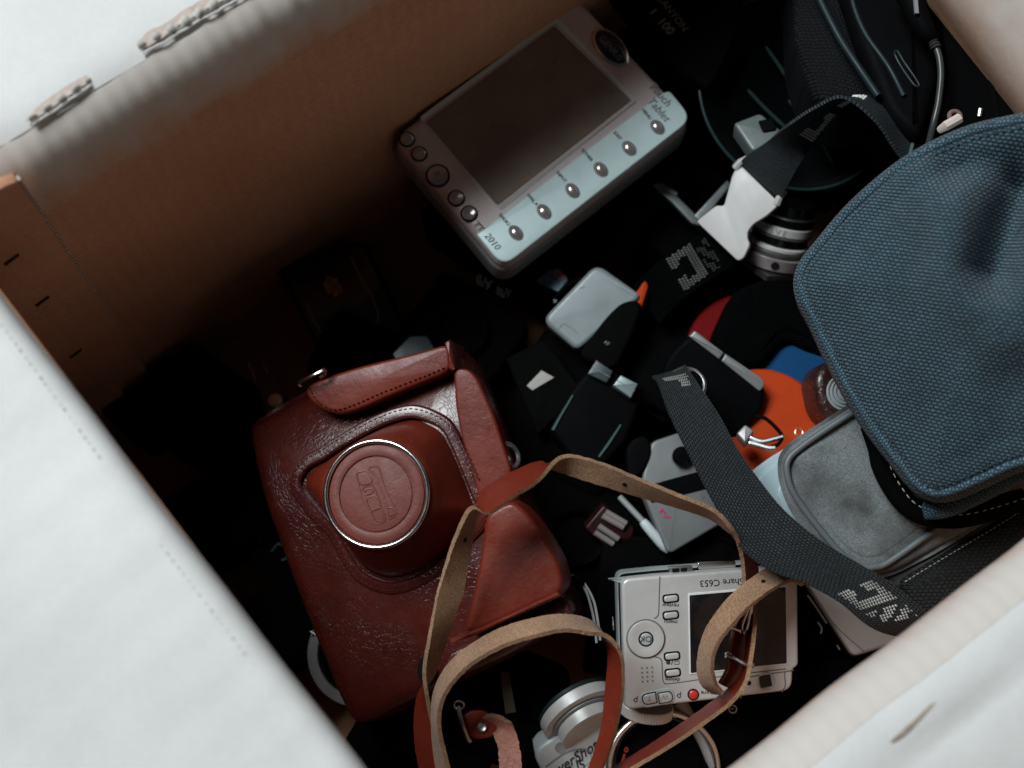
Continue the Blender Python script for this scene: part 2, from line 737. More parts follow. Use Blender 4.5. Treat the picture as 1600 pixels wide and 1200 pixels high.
def cardboard(name, c1, c2, flute=0.0, fdir=(1, 0, 0), pitch=0.007, fibre=0.05):
    m, nt, lk, b = new_mat(name)
    v = mapped(nt, lk)
    f = noise(nt, lk, v, 380, 5, 0.7)
    g = noise(nt, lk, v, 14, 5, 0.55)
    mid = tuple((x + y) / 2 for x, y in zip(c1, c2))
    c = mixc(nt, lk, 1.0, ramp(nt, lk, g, [(0.25, c1), (0.75, c2)]), ramp(nt, lk, f, [(0.25, (1 - fibre * 2,) * 3), (0.75, (1 + fibre,) * 3)]), 'MULTIPLY')
    sp = noise(nt, lk, v, 900, 2, 0.6)
    c = mixc(nt, lk, ramp(nt, lk, sp, [(0.70, (0, 0, 0)), (0.78, (0.25,) * 3)]), c, tuple(x * 0.55 for x in mid))
    lk.new(c, b.inputs['Base Color'])
    b.inputs['Roughness'].default_value = 0.85
    b.inputs['Specular IOR Level'].default_value = 0.25
    p = bump(nt, lk, None if flute else b, f, 0.25, 0.0003)
    if flute:
        w = nt.new('ShaderNodeTexWave')
        w.wave_type = 'BANDS'
        w.inputs['Scale'].default_value = 1.0
        w.inputs['Distortion'].default_value = 0.6
        w.inputs['Detail'].default_value = 2
        d = Vector(fdir).normalized() * (2 * pi / pitch / 20.0)
        vm = nt.new('ShaderNodeVectorMath')
        vm.operation = 'DOT_PRODUCT'
        lk.new(v, vm.inputs[0])
        vm.inputs[1].default_value = d
        cb = nt.new('ShaderNodeCombineXYZ')
        lk.new(vm.outputs['Value'], cb.inputs[0])
        lk.new(cb.outputs[0], w.inputs['Vector'])
        bump(nt, lk, b, w.outputs['Fac'], flute, 0.0006, p)
    return m


def text(s, fr, px, py, size_px, ang, mat, parent, h=0.0, ext=0.00012, name='lettering', flip=False, shear=0.0, bold=0.0):
    """raised print on a plane; size in photo pixels, ang in degrees as seen in the photo"""
    cu = bpy.data.curves.new('text', 'FONT')
    cu.body = s
    cu.align_x = 'CENTER'
    cu.align_y = 'CENTER'
    cu.size = 1.0
    cu.extrude = 0.02
    cu.resolution_u = 3
    cu.shear = shear
    cu.offset = bold
    t = bpy.data.objects.new('text', cu)
    COL.objects.link(t)
    dg = bpy.context.evaluated_depsgraph_get()
    me = bpy.data.meshes.new_from_object(t.evaluated_get(dg))
    bpy.data.objects.remove(t)
    bpy.data.curves.remove(cu)
    c0 = fr.loc(px, py, h)
    ca, sa = cos(radians(ang)), sin(radians(ang))
    ux = fr.loc(px + ca, py - sa, h) - c0
    k = ux.length * size_px
    ux.normalize()
    uy = Vector((-ux.y, ux.x, 0))
    M = Matrix.Identity(4)
    for i in range(3):
        M[i][0], M[i][1], M[i][2], M[i][3] = ux[i] * k, uy[i] * k, (0, 0, 1)[i] * ext / 0.02, c0[i]
    me.transform(M)
    return link(name, me, mat, parent)

# ------------------------------------------------------------------ shared materials
M_board = cardboard('white_cardboard', (0.62, 0.61, 0.59), (0.74, 0.73, 0.715), 0.03, (0.85, -0.5, 0), 0.0075, 0.025)
M_kraft = cardboard('brown_cardboard', (0.50, 0.25, 0.145), (0.60, 0.335, 0.21), 0.2, (0.86, 0.52, 0), 0.0075, 0.10)
M_kraft_lit = cardboard('lit_rim_cardboard', (0.50, 0.25, 0.145), (0.60, 0.335, 0.21), 0.40, (0.86, 0.52, 0), 0.0075, 0.10)
nt_, lk_ = M_kraft_lit.node_tree.nodes, M_kraft_lit.node_tree.links
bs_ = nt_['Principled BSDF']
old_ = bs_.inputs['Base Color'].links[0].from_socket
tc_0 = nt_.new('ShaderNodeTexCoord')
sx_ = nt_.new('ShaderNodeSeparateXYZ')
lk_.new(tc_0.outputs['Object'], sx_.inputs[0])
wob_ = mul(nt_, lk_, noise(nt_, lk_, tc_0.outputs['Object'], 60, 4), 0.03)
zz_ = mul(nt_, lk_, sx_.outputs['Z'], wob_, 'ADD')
lk_.new(mixc(nt_, lk_, ramp(nt_, lk_, zz_, [(0.274, (0, 0, 0)), (0.300, (1.0,) * 3)]), old_, (0.60, 0.545, 0.50)), bs_.inputs['Base Color'])  # paler with height: light on the rim put into the colour
M_kraft_pale = M_kraft_lit.copy()
M_kraft_pale.name = 'lit_pale_cardboard'  # same painted light, starting lower for the far right wall
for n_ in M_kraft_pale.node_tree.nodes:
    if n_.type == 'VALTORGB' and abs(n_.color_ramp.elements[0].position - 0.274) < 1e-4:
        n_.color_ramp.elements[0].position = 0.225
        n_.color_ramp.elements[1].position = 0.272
M_kraft_near = M_kraft_lit.copy()
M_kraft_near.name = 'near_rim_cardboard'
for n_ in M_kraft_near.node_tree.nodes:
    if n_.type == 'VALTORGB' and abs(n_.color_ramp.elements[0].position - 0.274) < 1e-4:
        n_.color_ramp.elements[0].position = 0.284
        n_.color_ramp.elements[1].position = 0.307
M_liner = cardboard('torn_liner_paper', (0.42, 0.33, 0.28), (0.58, 0.48, 0.42), 0, fibre=0.12)
M_flute = cardboard('flute_paper', (0.45, 0.42, 0.38), (0.66, 0.64, 0.60), 0, fibre=0.1)
M_black = plain('black_plastic', (0.0032, 0.0032, 0.0035), 0.5, bstr=0.2, bscale=1600, spec=0.018, dust=0.015)
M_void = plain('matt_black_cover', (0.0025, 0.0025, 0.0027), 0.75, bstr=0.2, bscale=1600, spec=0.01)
M_gloss = plain('gloss_black', (0.003, 0.0035, 0.004), 0.12, bstr=0.02, spec=0.5)
M_rubber = plain('black_rubber', (0.003, 0.003, 0.003), 0.75, bstr=0.4, spec=0.015)
M_hole = plain('dark_hole', (0.006, 0.006, 0.006), 0.8, bstr=0, spec=0.1)
M_chrome = plain('chrome', (0.72, 0.71, 0.69), 0.22, 1.0, 0.08, bstr=0.04)
M_steel = plain('dull_steel', (0.42, 0.42, 0.42), 0.38, 1.0, 0.15, bstr=0.1)
M_silver = plain('silver_paint', (0.55, 0.54, 0.52), 0.38, 0.25, 0.06, 90, 0.10, 2600, dust=0.3)
M_silver2 = plain('cool_silver', (0.42, 0.46, 0.46), 0.42, 0.2, 0.08, 80, 0.08, 2000, dust=0.3)
M_ink = plain('black_print', (0.03, 0.03, 0.03), 0.6, bstr=0)
M_inkgrey = plain('grey_print', (0.20, 0.20, 0.20), 0.6, bstr=0)
M_white = plain('white_print', (0.7, 0.7, 0.68), 0.6, bstr=0)
M_thread = plain('white_thread', (0.62, 0.62, 0.58), 0.9, bstr=0.3, var=0.25, spec=0.2)
M_thread_grey = plain('grey_thread', (0.34, 0.34, 0.31), 0.9, bstr=0.3, var=0.3, spec=0.2)
M_nylon = weave('black_nylon', (0.003, 0.0034, 0.0038), (0.0006, 0.0006, 0.0006), 2.0, 1.3, 0.7, 1.0, 0.0006, spec=0.02)

# ------------------------------------------------------------------ ground under the box
gb = bmesh.new()
vs = [gb.verts.new((x, y, -0.006)) for x, y in ((-3, -3), (3, -3), (3, 3), (-3, 3))]
gb.faces.new(vs)
ground = link('ground', gb, plain('grey_ground', (0.20, 0.19, 0.18), 0.7, bscale=80))
ground['kind'] = 'structure'

# ------------------------------------------------------------------ the cardboard box
RIM = 0.30
pAB, pAC, pCD, pBD = U(-128, 291, RIM), U(1283, -551, RIM), U(2074, 494, RIM), U(792, 1506, RIM)
for p in (pAB, pAC, pCD, pBD):
    p.z = 0
ctr = (pAB + pAC + pCD + pBD) / 4
box = thing('cardboard_box', 'open cardboard box with white flaps folded out and bare brown inner walls', 'box')
box.location = ctr
BINV = Matrix.Translation(-ctr)


def wav(u, seed, f=60.0):
    return sin(u * f + seed) * 0.5 + sin(u * f * 2.3 + seed * 1.7) * 0.3 + sin(u * f * 5.1 + seed * 2.9) * 0.2


def side_strip(name, p0, p1, prof, th, mat, nseg=60, disp=None, ext=0.0):
    """board bent to a profile (outward, height) and run along one side of the box"""
    d = (p1 - p0)
    L = d.length
    d = d / L
    out = Vector((d.y, -d.x, 0))
    if out.dot(p0 - ctr) < 0:
        out = -out
    P = [Vector((o, z)) for o, z in prof]
    N = []
    for i in range(len(P)):
        t = P[min(len(P) - 1, i + 1)] - P[max(0, i - 1)]
        t.normalize()
        N.append(Vector((t.y, -t.x)))          # away from the seen side
    loop = [(p, i, 0) for i, p in enumerate(P)] + [(P[i] + N[i] * th, i, 1) for i in range(len(P) - 1, -1, -1)]
    bm = bmesh.new()
    rows = []
    for s in range(nseg + 1):
        u = -ext + (L + 2 * ext) * s / nseg
        row = []
        for q, i, side in loop:
            o, z = q.x, q.y
            if disp:
                do, dz = disp(u, prof[i][0], prof[i][1])
                o, z = o + do, z + dz
            v = p0 + d * u + out * o + Vector((0, 0, z))
            row.append(bm.verts.new(BINV @ v))
        rows.append(row)
    m = len(loop)
    flip = out.cross(d).z > 0
    for a, b in zip(rows, rows[1:]):
        for i in range(m):
            j = (i + 1) % m
            q = (a[i], a[j], b[j], b[i])
            bm.faces.new(q)
    bm.faces.new(rows[0])
    bm.faces.new(list(reversed(rows[-1])))
    bmesh.ops.recalc_face_normals(bm, faces=bm.faces)
    return link(name, bm, mat, box)


TH = 0.004


def up(a, b, n, o):
    return [(o, a + (b - a) * i / n) for i in range(n + 1)]


# side A: far left wall, rim crushed and leaning out
def dispA(u, o, z):
    k = max(0.0, (z - 0.250) / 0.048)
    return (0.0009 * sin(u * 2 * pi / 0.0170 + sin(u * 31) * 2.2 + sin(u * 77)) * k * max(0.1, 0.5 + 0.5 * sin(u * 43 + 1) + 0.2 * sin(u * 17)), 0.0006 * wav(u, 1.3) * k)


side_strip('wall', pAB, pAC, up(0, 0.262, 16, -0.0145) + [(-0.0142, 0.270), (-0.0127, 0.2785), (-0.0100, 0.2855), (-0.0064, 0.2900), (-0.0022, 0.2930), (0, 0.2940)], TH, M_kraft_lit, 260, dispA, 0.04)
side_strip('flap', pAB, pAC, [(0.0002, 0.2942), (0.003, 0.2955), (0.008, 0.2968), (0.016, 0.2972), (0.05, 0.294), (0.09, 0.286), (0.18, 0.26)], TH, M_board, 120,
           lambda u, o, z: (0, 0.0006 * wav(u, 2.0, 22) * (1 if o < 0.02 else 0.4)))


# side B: near left wall, flap rolled over with a perforated crease
def dispB(u, o, z):
    k = 1 if -0.001 < o < 0.05 and z > 0.28 else 0.3
    return (0.0010 * wav(u, 0.7, 16) * k, 0.00045 * wav(u, 3.1, 75) * k)


side_strip('wall', pAB, pBD, [(0.030, 0), (0.030, 0.1), (0.028, 0.19), (0.022, 0.23), (0.013, 0.26), (0.005, 0.282), (-0.0005, 0.293)], TH, M_kraft, 60)
side_strip('flap', pAB, pBD, [(-0.0005, 0.2935), (0.0002, 0.298), (0.002, 0.3015), (0.005, 0.3035), (0.009, 0.3042), (0.012, 0.3036), (0.016, 0.3042), (0.03, 0.303), (0.06, 0.297), (0.11, 0.284), (0.20, 0.255)], TH, M_board, 150, dispB)
# side C: far right wall
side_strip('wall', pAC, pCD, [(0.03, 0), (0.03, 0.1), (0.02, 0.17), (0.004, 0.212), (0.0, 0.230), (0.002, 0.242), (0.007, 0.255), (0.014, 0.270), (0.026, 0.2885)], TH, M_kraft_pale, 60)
side_strip('flap', pAC, pCD, [(0.0265, 0.2890), (0.030, 0.294), (0.035, 0.299), (0.041, 0.3025), (0.050, 0.304), (0.08, 0.302), (0.13, 0.292), (0.21, 0.268)], TH, M_board, 100,
           lambda u, o, z: (0.0012 * wav(u, 5.0, 25), 0.001 * wav(u, 1.0, 30)))
# side D: near right wall


def dispD(u, o, z):
    dent = -0.0022 * exp(-((o - 0.030) / 0.004) ** 2) * exp(-((u - 0.215) / 0.03) ** 2)
    return (0.0012 * wav(u, 4.0, 20), 0.0009 * wav(u, 2.2, 35) + dent)


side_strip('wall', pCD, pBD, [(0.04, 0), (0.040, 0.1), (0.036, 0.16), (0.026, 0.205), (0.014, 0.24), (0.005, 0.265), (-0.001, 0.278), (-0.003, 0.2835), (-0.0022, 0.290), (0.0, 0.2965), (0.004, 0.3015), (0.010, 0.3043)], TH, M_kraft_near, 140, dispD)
side_strip('flap', pCD, pBD, [(0.0101, 0.3044), (0.0135, 0.3052), (0.018, 0.3055), (0.024, 0.305), (0.028, 0.3047), (0.032, 0.3047), (0.037, 0.3045), (0.06, 0.301), (0.11, 0.289), (0.20, 0.26)], TH, M_board, 140, dispD)
bb = bmesh.new()
add_prism(bb, [((p - ctr).x * 1.12, (p - ctr).y * 1.12) for p in (pAB, pAC, pCD, pBD)], [(0, -0.004), (0, 0.0)])
link('bottom', bb, M_kraft, box)

# the glued tab of board folded over inside the corner, with its staples
dA = (pAC - pAB).normalized()
outA = Vector((-dA.y, dA.x, 0))
FA = Frame(pAB + outA * -0.0145, dA, (0, 0, 1))
tab_top, tab_bot = FA.xy(20, 268), FA.xy(186, 512)
tb = bmesh.new()
tabo = [(-0.028, 0.004), (tab_bot[0] + (tab_bot[0] - tab_top[0]) * 0.6, 0.004), tab_bot, tab_top, (tab_top[0] - 0.006, tab_top[1] + 0.002), (-0.028, tab_top[1] + 0.001)]
add_prism(tb, round_poly(tabo, 0.0015, 2), [(0, 0.0002), (0.0001, 0.0034), (0.0006, 0.0042)])
tb.transform(BINV @ FA.M)
tab = link('glue_tab', tb, M_kraft, box)
for k, (px, py) in enumerate(((18, 405), (66, 470), (118, 552))):
    c = FA.loc(px, py, 0.0045)
    st = tube([FA.M @ (c + Vector((x, y, z))) for x, y, z in ((-0.0032, -0.0005, -0.0025), (-0.0032, -0.0005, 0.0004), (0.0032, 0.0006, 0.0004), (0.0032, 0.0006, -0.0025))], 0.0007, 6)
    st.transform(BINV)
    link('staple', st, plain('rusty_staple', (0.075, 0.045, 0.03), 0.6, 0.3), box)
# crenellated cut edge of the tab
tt = bmesh.new()
a, b = Vector(tab_top), Vector(tab_bot)
n = 60
for i in range(n):
    p = a.lerp(b, (i + 0.5) / n)
    add_box(tt, FA.M @ Vector((p.x + 0.0003, p.y, 0.0030)), FA.x * 0.00055, FA.y * ((b - a).length / n * 0.27), FA.n * 0.0010)
tt.transform(BINV)
stuff(link('cut_edge', tt, M_liner, box))

# torn rim: liner peeled away and the corrugation showing
FR = flat(270, 40, 0.2972)
for pts in ([(214, 66), (232, 48), (262, 34), (290, 12), (318, -4), (372, -30), (386, -22), (352, -2), (318, 16), (282, 38), (252, 58), (226, 74)],
            [(40, 186), (66, 160), (92, 142), (120, 124), (134, 118), (140, 124), (112, 146), (84, 164), (56, 184)]):
    o = [(p.x, p.y) for p in crm([Vector((x, y)) for x, y in FR.poly(pts)], 3, True)]
    lb = slab([(x + random.uniform(-0.0004, 0.0004), y + random.uniform(-0.0004, 0.0004)) for x, y in o], 0.0003, 0.00005, -0.0003)
    lb.transform(BINV @ FR.M)
    link('torn_liner', lb, M_liner, box)
for (x0, y0), (x1, y1), w in (((216, 74), (382, -22), 15), ((46, 188), (138, 126), 9)):
    a, b = FR.loc(x0, y0), FR.loc(x1, y1)
    d = (b - a).normalized()
    s = Vector((d.y, -d.x, 0))
    L = (b - a).length
    wm = w * FR.pxm(200, 60)
    fb = bmesh.new()
    n = int(L / 0.00075)
    r0, r1 = [], []
    for i in range(n + 1):
        u = L * i / n
        z = 0.0012 * sin(u * 2 * pi / 0.0065) + 0.0004
        k = 0.35 + 0.65 * min(1, 4 * (i / n) * (1 - i / n)) * (0.8 + 0.35 * wav(u, 2, 300))
        r0.append(fb.verts.new(BINV @ (FR.M @ (a + d * u - s * wm * 0.30 * k + Vector((0, 0, z + 0.0005))))))
        r1.append(fb.verts.new(BINV @ (FR.M @ (a + d * u + s * wm * 0.70 * k + Vector((0, 0, z * 0.6 - 0.0012))))))
    for i in range(n):
        fb.faces.new((r0[i], r1[i], r1[i + 1], r0[i + 1]))
    o = link('flute', fb, M_flute, box)
    sm = o.modifiers.new('solid', 'SOLIDIFY')
    sm.thickness = 0.0004
    # ragged pale lip of the liner below the flutes
    lip = [FR.M @ (a + d * (L * i / 40) + s * wm * (0.72 + 0.12 * wav(L * i / 40, 5, 250)) + Vector((0, 0, -0.0012))) for i in range(41)]
    lp = tube([BINV @ p for p in lip], 0.00045, 5)
    link('torn_lip', lp, M_board, box)

# perforations along the fold of the near left flap
dB = (pBD - pAB).normalized()
oB = Vector((dB.y, -dB.x, 0))
if oB.dot(pAB - ctr) < 0:
    oB = -oB
pb = bmesh.new()
for (px0, py0), (px1, py1) in (((2, 508), (162, 724)), ((252, 853), (390, 1032))):
    q0, q1 = U(px0, py0, 0.3046), U(px1, py1, 0.3046)
    m = int((q1 - q0).length / 0.0030)
    for i in range(m):
        p = q0.lerp(q1, (i + random.uniform(-0.15, 0.15)) / m)
        u = (p - pAB).dot(dB)
        p.z = 0.3040 + 0.00045 * wav(u, 3.1, 75)
        k = random.uniform(0.5, 1.0)
        add_stitch(pb, BINV @ p, dB, Vector((0, 0, 1)), 0.0009 * k, 0.00026 * k, 0.00035)
stuff(link('perforation', pb, plain('perforation_shadow', (0.24, 0.235, 0.23), 0.9, bstr=0), box))
# brown scuff where the near right flap has been creased
FD = flat(1430, 1110, 0.3056)
sc = [(1392, 1158), (1420, 1132), (1446, 1108), (1470, 1085), (1492, 1066), (1480, 1082), (1462, 1100), (1440, 1122), (1412, 1148)]
sb = slab([(p.x, p.y) for p in crm([Vector(q) for q in FD.poly(sc)], 3, True)], 0.002, 0.0001)
sb.transform(BINV @ FD.M)
link('scuff', sb, plain('brown_scuff', (0.40, 0.335, 0.275), 0.9, 0, 0.25, 300, 0.4, spec=0.1), box)

# ------------------------------------------------------------------ leather camera case
F = frame3((548, 1130), 0.122, (872, 1000), 0.152, (375, 672), 0.130)
CASE = F
case = thing('leather_camera_case', 'worn brown leather camera case with round embossed lens cover and long loose strap', 'camera case', F)
CINV = F.M.inverted()
M_lea = leather('oxblood_leather', (0.045, 0.0058, 0.0037), (0.084, 0.0108, 0.0066), 0.25, 0.5, (1.0, 0.6, 1), 0.16, 0.42, 0.22, 0.25, 420)
M_lea2 = leather('smooth_red_leather', (0.112, 0.0135, 0.0060), (0.170, 0.0235, 0.0110), 0.36, 0.12, (1, 0.5, 1), 0.22, 0.26, 0.06, 0.16, 300)
M_lea3 = leather('cap_leather', (0.135, 0.031, 0.022), (0.175, 0.043, 0.031), 0.5, 0.12, (1, 1, 1), 0.3, 0.45, 0.0, 0.22, 120)
M_suede = suede('suede_back', (0.16, 0.078, 0.038), (0.52, 0.315, 0.185))
M_lthread = plain('dark_red_thread', (0.055, 0.014, 0.011), 0.7, bstr=0.2)

body_px = [(364, 664), (414, 630), (468, 602), (560, 572), (640, 552), (706, 539), (727, 572), (750, 636), (792, 742), (839, 849), (881, 940), (893, 963), (800, 1023), (700, 1067), (620, 1108), (551, 1141), (528, 1097), (490, 1005), (445, 890), (404, 777)]
body = round_poly(F.poly(body_px), [0.004] + [0.012] * 4 + [0.010] + [0.02] * 5 + [0.006] + [0.02] * 3 + [0.008] + [0.02] * 4, 3)


def dispCase(v):
    g = 0.0003 * sin(v.x * 90 + v.y * 40) + 0.00025 * sin(v.y * 120 - v.x * 60)
    drop = -0.0065 * (max(0.0, v.y - 0.100) / 0.036) ** 2
    return (0, 0, g + drop if v.z > -0.012 else 0)


cb = pillow(body, 160, 0.050, 0.0085, 0.0022, 30, dispCase, 0, 0.002, 1.6, 8)
link('case_body', cb, M_lea, case)

# stitched rim of the opening and the lens housing coming through it
open_px = [(470, 760), (480, 733), (505, 718), (529, 702), (560, 684), (590, 668), (618, 657), (645, 652), (672, 660), (692, 673), (706, 698), (722, 736), (738, 776), (748, 805), (728, 832), (700, 862), (668, 890), (640, 904), (610, 910), (582, 902), (560, 886), (542, 856), (525, 826), (500, 800)]
op = [Vector(q) for q in F.poly(open_px, 0.002)]
opc = crm(op, 4, True)
rim = bmesh.new()
n = len(opc)
oc = sum(opc, Vector((0, 0))) / n
rings = []
for k, (off, z) in enumerate(((-0.0062, 0.0000), (-0.0052, 0.0026), (-0.0030, 0.0032), (-0.0008, 0.0032), (0.0002, 0.0024), (0.0004, -0.004))):
    rings.append([rim.verts.new((x, y, z)) for x, y in offset(ccw([(p.x, p.y) for p in opc]), off)])
for a, b in zip(rings, rings[1:]):
    for i in range(n):
        j = (i + 1) % n
        rim.faces.new((a[i], a[j], b[j], b[i]))
link('opening_rim', rim, M_lea, case)
sp = [Vector((x, y, 0.0031)) for x, y in offset(ccw([(p.x, p.y) for p in opc]), -0.0040)]
stuff(link('stitching', stitches(sp + [sp[0]], (0, 0, 1), 0.0026, 0.0010, 0.00033, 0.0003), M_lthread, case))

HC = 0.034                                     # height of the lens cover above the case
c_top = F.loc(588, 772, HC)
r_top = 83.0 * F.pxm(588, 772, HC)
c_bot = sum((Vector((p.x, p.y, 0)) for p in opc), Vector()) / n
house = bmesh.new()
base = offset(ccw([(p.x, p.y) for p in opc]), 0.0006)
base = [Vector((x, y, 0)) for x, y in base]
base.sort(key=lambda p: atan2(p.y - c_bot.y, p.x - c_bot.x))
rows = []
T = [0, 0.10, 0.25, 0.45, 0.65, 0.80, 0.90, 0.96, 1.0]
for t in T:
    row = []
    e = t ** 1.08
    for p in base:
        a = atan2(p.y - c_bot.y, p.x - c_bot.x)
        q = Vector((c_top.x + r_top * cos(a), c_top.y + r_top * sin(a), 0))
        v = p.lerp(q, e)
        if t > 0.9:
            v = v + (Vector((c_top.x, c_top.y, 0)) - q).normalized() * (0.0012 * ((t - 0.9) / 0.1) ** 2)
        v.z = -0.003 + (HC - 0.001 + 0.003) * (1 - (1 - t) ** 1.12)
        row.append(house.verts.new(v))
    rows.append(row)
for a, b in zip(rows, rows[1:]):
    for i in range(len(base)):
        j = (i + 1) % len(base)
        house.faces.new((a[i], a[j], b[j], b[i]))
house.faces.new(rows[-1])
link('lens_housing', house, M_lea2, case)
MT = Matrix.Translation(Vector((c_top.x, c_top.y, HC)))
link('rim_ring', lathe(torus_prof(r_top - 0.0010, 0.00115, 0.0, 12), 72, MT, True), M_chrome, case)
rc = r_top - 0.0028
capp = [(rc, -0.004), (rc, -0.0002), (rc - 0.0006, 0.0002), (rc * 0.80, 0.0005), (rc * 0.785, 0.0003), (rc * 0.775, -0.0004), (rc * 0.762, -0.0004), (rc * 0.752, 0.0002), (rc * 0.735, 0.0003), (rc * 0.3, 0.0005), (0.0005, 0.0005)]
link('lens_cover', lathe(capp, 72, MT), M_lea3, case)


def emb(pts):
    return [F.loc(500 + x / 6.0, 660 + y / 6.0, HC + 0.0004) for x, y in pts]


eb = bmesh.new()
for pts, cl in (([(345, 480), (420, 455), (455, 480), (490, 555), (400, 585), (362, 555)], 1),
                ([(350, 500), (375, 640), (400, 730), (470, 850), (530, 950), (612, 912), (585, 830), (560, 740), (520, 640), (480, 590), (410, 615), (402, 660), (440, 680)], 0),
                ([(440, 720), (505, 690), (545, 715), (565, 795), (490, 825), (452, 770)], 1),
                ([(490, 830), (572, 800), (600, 905), (545, 928), (505, 880)], 1),
                ([(425, 640), (470, 620), (500, 650), (440, 680)], 1),
                ([(455, 440), (500, 412), (550, 432), (575, 500), (605, 600), (650, 700), (690, 780), (716, 835), (690, 880), (648, 905), (640, 860), (620, 790), (590, 690), (545, 580), (500, 490)], 1),
                ([(490, 455), (545, 560), (590, 660), (625, 780), (640, 850)], 0),
                ([(640, 800), (685, 805), (705, 845), (655, 880)], 0)):
    add_tube(eb, crm(emb(pts), 4, bool(cl)), 0.00042, 6, bool(cl))
link('emblem', eb, M_lea3, case)

# upper flap tongue with its wire loop
tong = [(472, 606), (500, 590), (560, 571), (640, 552), (690, 538), (699, 540), (705, 578), (664, 594), (600, 620), (556, 640), (522, 648), (494, 636), (478, 622)]
tp = round_poly(F.poly(tong, 0.008), 0.006, 3)
link('flap_tongue', pillow(tp, 110, 0.012, 0.0018, 0.0006, 14, None, 0, 0, 1.6), M_lea2, case).location = (0, 0, 0.0052)
sp = [F.loc(x, y, 0.0060) for x, y in ((483, 606), (492, 622), (506, 634), (526, 640), (556, 631), (600, 612), (664, 587), (698, 573))]
stuff(link('stitching', stitches(crm(sp, 6), (0, 0, 1), 0.0025, 0.0009, 0.0003, 0.0004), M_lthread, case))
wl = crm([F.loc(x, y, h) for x, y, h in ((470, 602, 0.006), (467, 598, 0.010), (484, 589, 0.014), (502, 580, 0.014), (507, 577, 0.012), (508, 584, 0.007), (500, 590, 0.006))], 5)
link('wire_loop', tube(wl, 0.00085, 8), M_chrome, case)
# seam tabs on the top edge
tabp = F.poly([(694, 536), (703, 530), (712, 575), (706, 582)], 0.004)
link('seam_tab', pillow(tabp, 40, 0.03, 0.002, 0.0005, 6), M_lea2, case).location = (0, 0, 0.0055)
# front panel strip right of the lens
rpx = [(708, 577), (728, 574), (744, 588), (772, 650), (800, 738), (792, 760), (772, 790), (750, 790), (738, 742), (722, 690), (712, 640)]
link('side_panel', pillow(round_poly(F.poly(rpx, 0.004), 0.004, 3), 90, 0.014, 0.0013, 0.0003, 10, None, 0, 0, 1.6), M_lea2, case).location = (0, 0, 0.0036)
sp = [F.loc(x, y, 0.0058) for x, y in ((708, 668), (722, 694), (736, 724), (748, 752))]
stuff(link('stitching', stitches(crm(sp, 6), (0, 0, 1), 0.0026, 0.0010, 0.0004, 0.0003), M_lthread, case))
# raised block of the upper cover
blk = [(758, 800), (800, 782), (822, 800), (846, 832), (872, 876), (880, 912), (872, 930), (800, 962), (752, 984), (724, 990), (740, 920), (752, 860)]
bo = round_poly(F.poly(blk, 0.016), [0.006, 0.003, 0.004, 0.004, 0.004, 0.004, 0.003, 0.004, 0.004, 0.004, 0.006, 0.006], 3)
link('cover_block', pillow(bo, 120, 0.026, 0.0022, 0.0005, 16, None, 0, 0.001, 1.8), M_lea2, case).location = (0, 0, 0.0155)
lipp = [(872, 924), (876, 932), (840, 948), (790, 970), (745, 992), (712, 1002), (700, 1002), (716, 992), (752, 980), (800, 958)]
link('cover_lip', pillow(F.poly(lipp, 0.017), 90, 0.004, 0.0016, 0.0004, 6), M_lea2, case).location = (0, 0, 0.0175)
# second layer below the block, with its eyelet hole
lay = [(880, 930), (898, 956), (880, 970), (800, 1010), (720, 1040), (690, 1050), (700, 1020), (760, 996), (840, 958)]
link('lower_panel', pillow(round_poly(F.poly(lay, 0.004), 0.004, 3), 90, 0.012, 0.0016, 0.0004, 8, None), M_lea, case).location = (0, 0, 0.0042)
hp = F.poly(circ(666, 1048, 14, 28, 22), 0.0026)
hb = bmesh.new()
add_prism(hb, hp, [(0, -0.002), (0, 0.0004), (0.0004, 0.0009)])
hb.transform(Matrix.Translation((0, 0, 0.0022)))
link('strap_hole', hb, M_hole, case)
# eyelet on the right flank
ey = F.loc(794, 712, -0.004)
link('eyelet', lathe(torus_prof(0.006, 0.0012, 0, 8), 28, Matrix.Translation(ey) @ Matrix.Rotation(radians(50), 4, 'Y'), True), M_steel, case)
# edge stitches down the left flank
sp = [F.loc(x, y, -0.0012) for x, y in ((398, 712), (422, 776), (462, 884), (505, 1000), (540, 1090))]
sp = [v + Vector((0, 0, dispCase(v)[2])) for v in sp]
stuff(link('stitching', stitches(crm(sp, 8), (0, 0, 1), 0.0030, 0.0011, 0.0003, 0.0003), M_lthread, case))

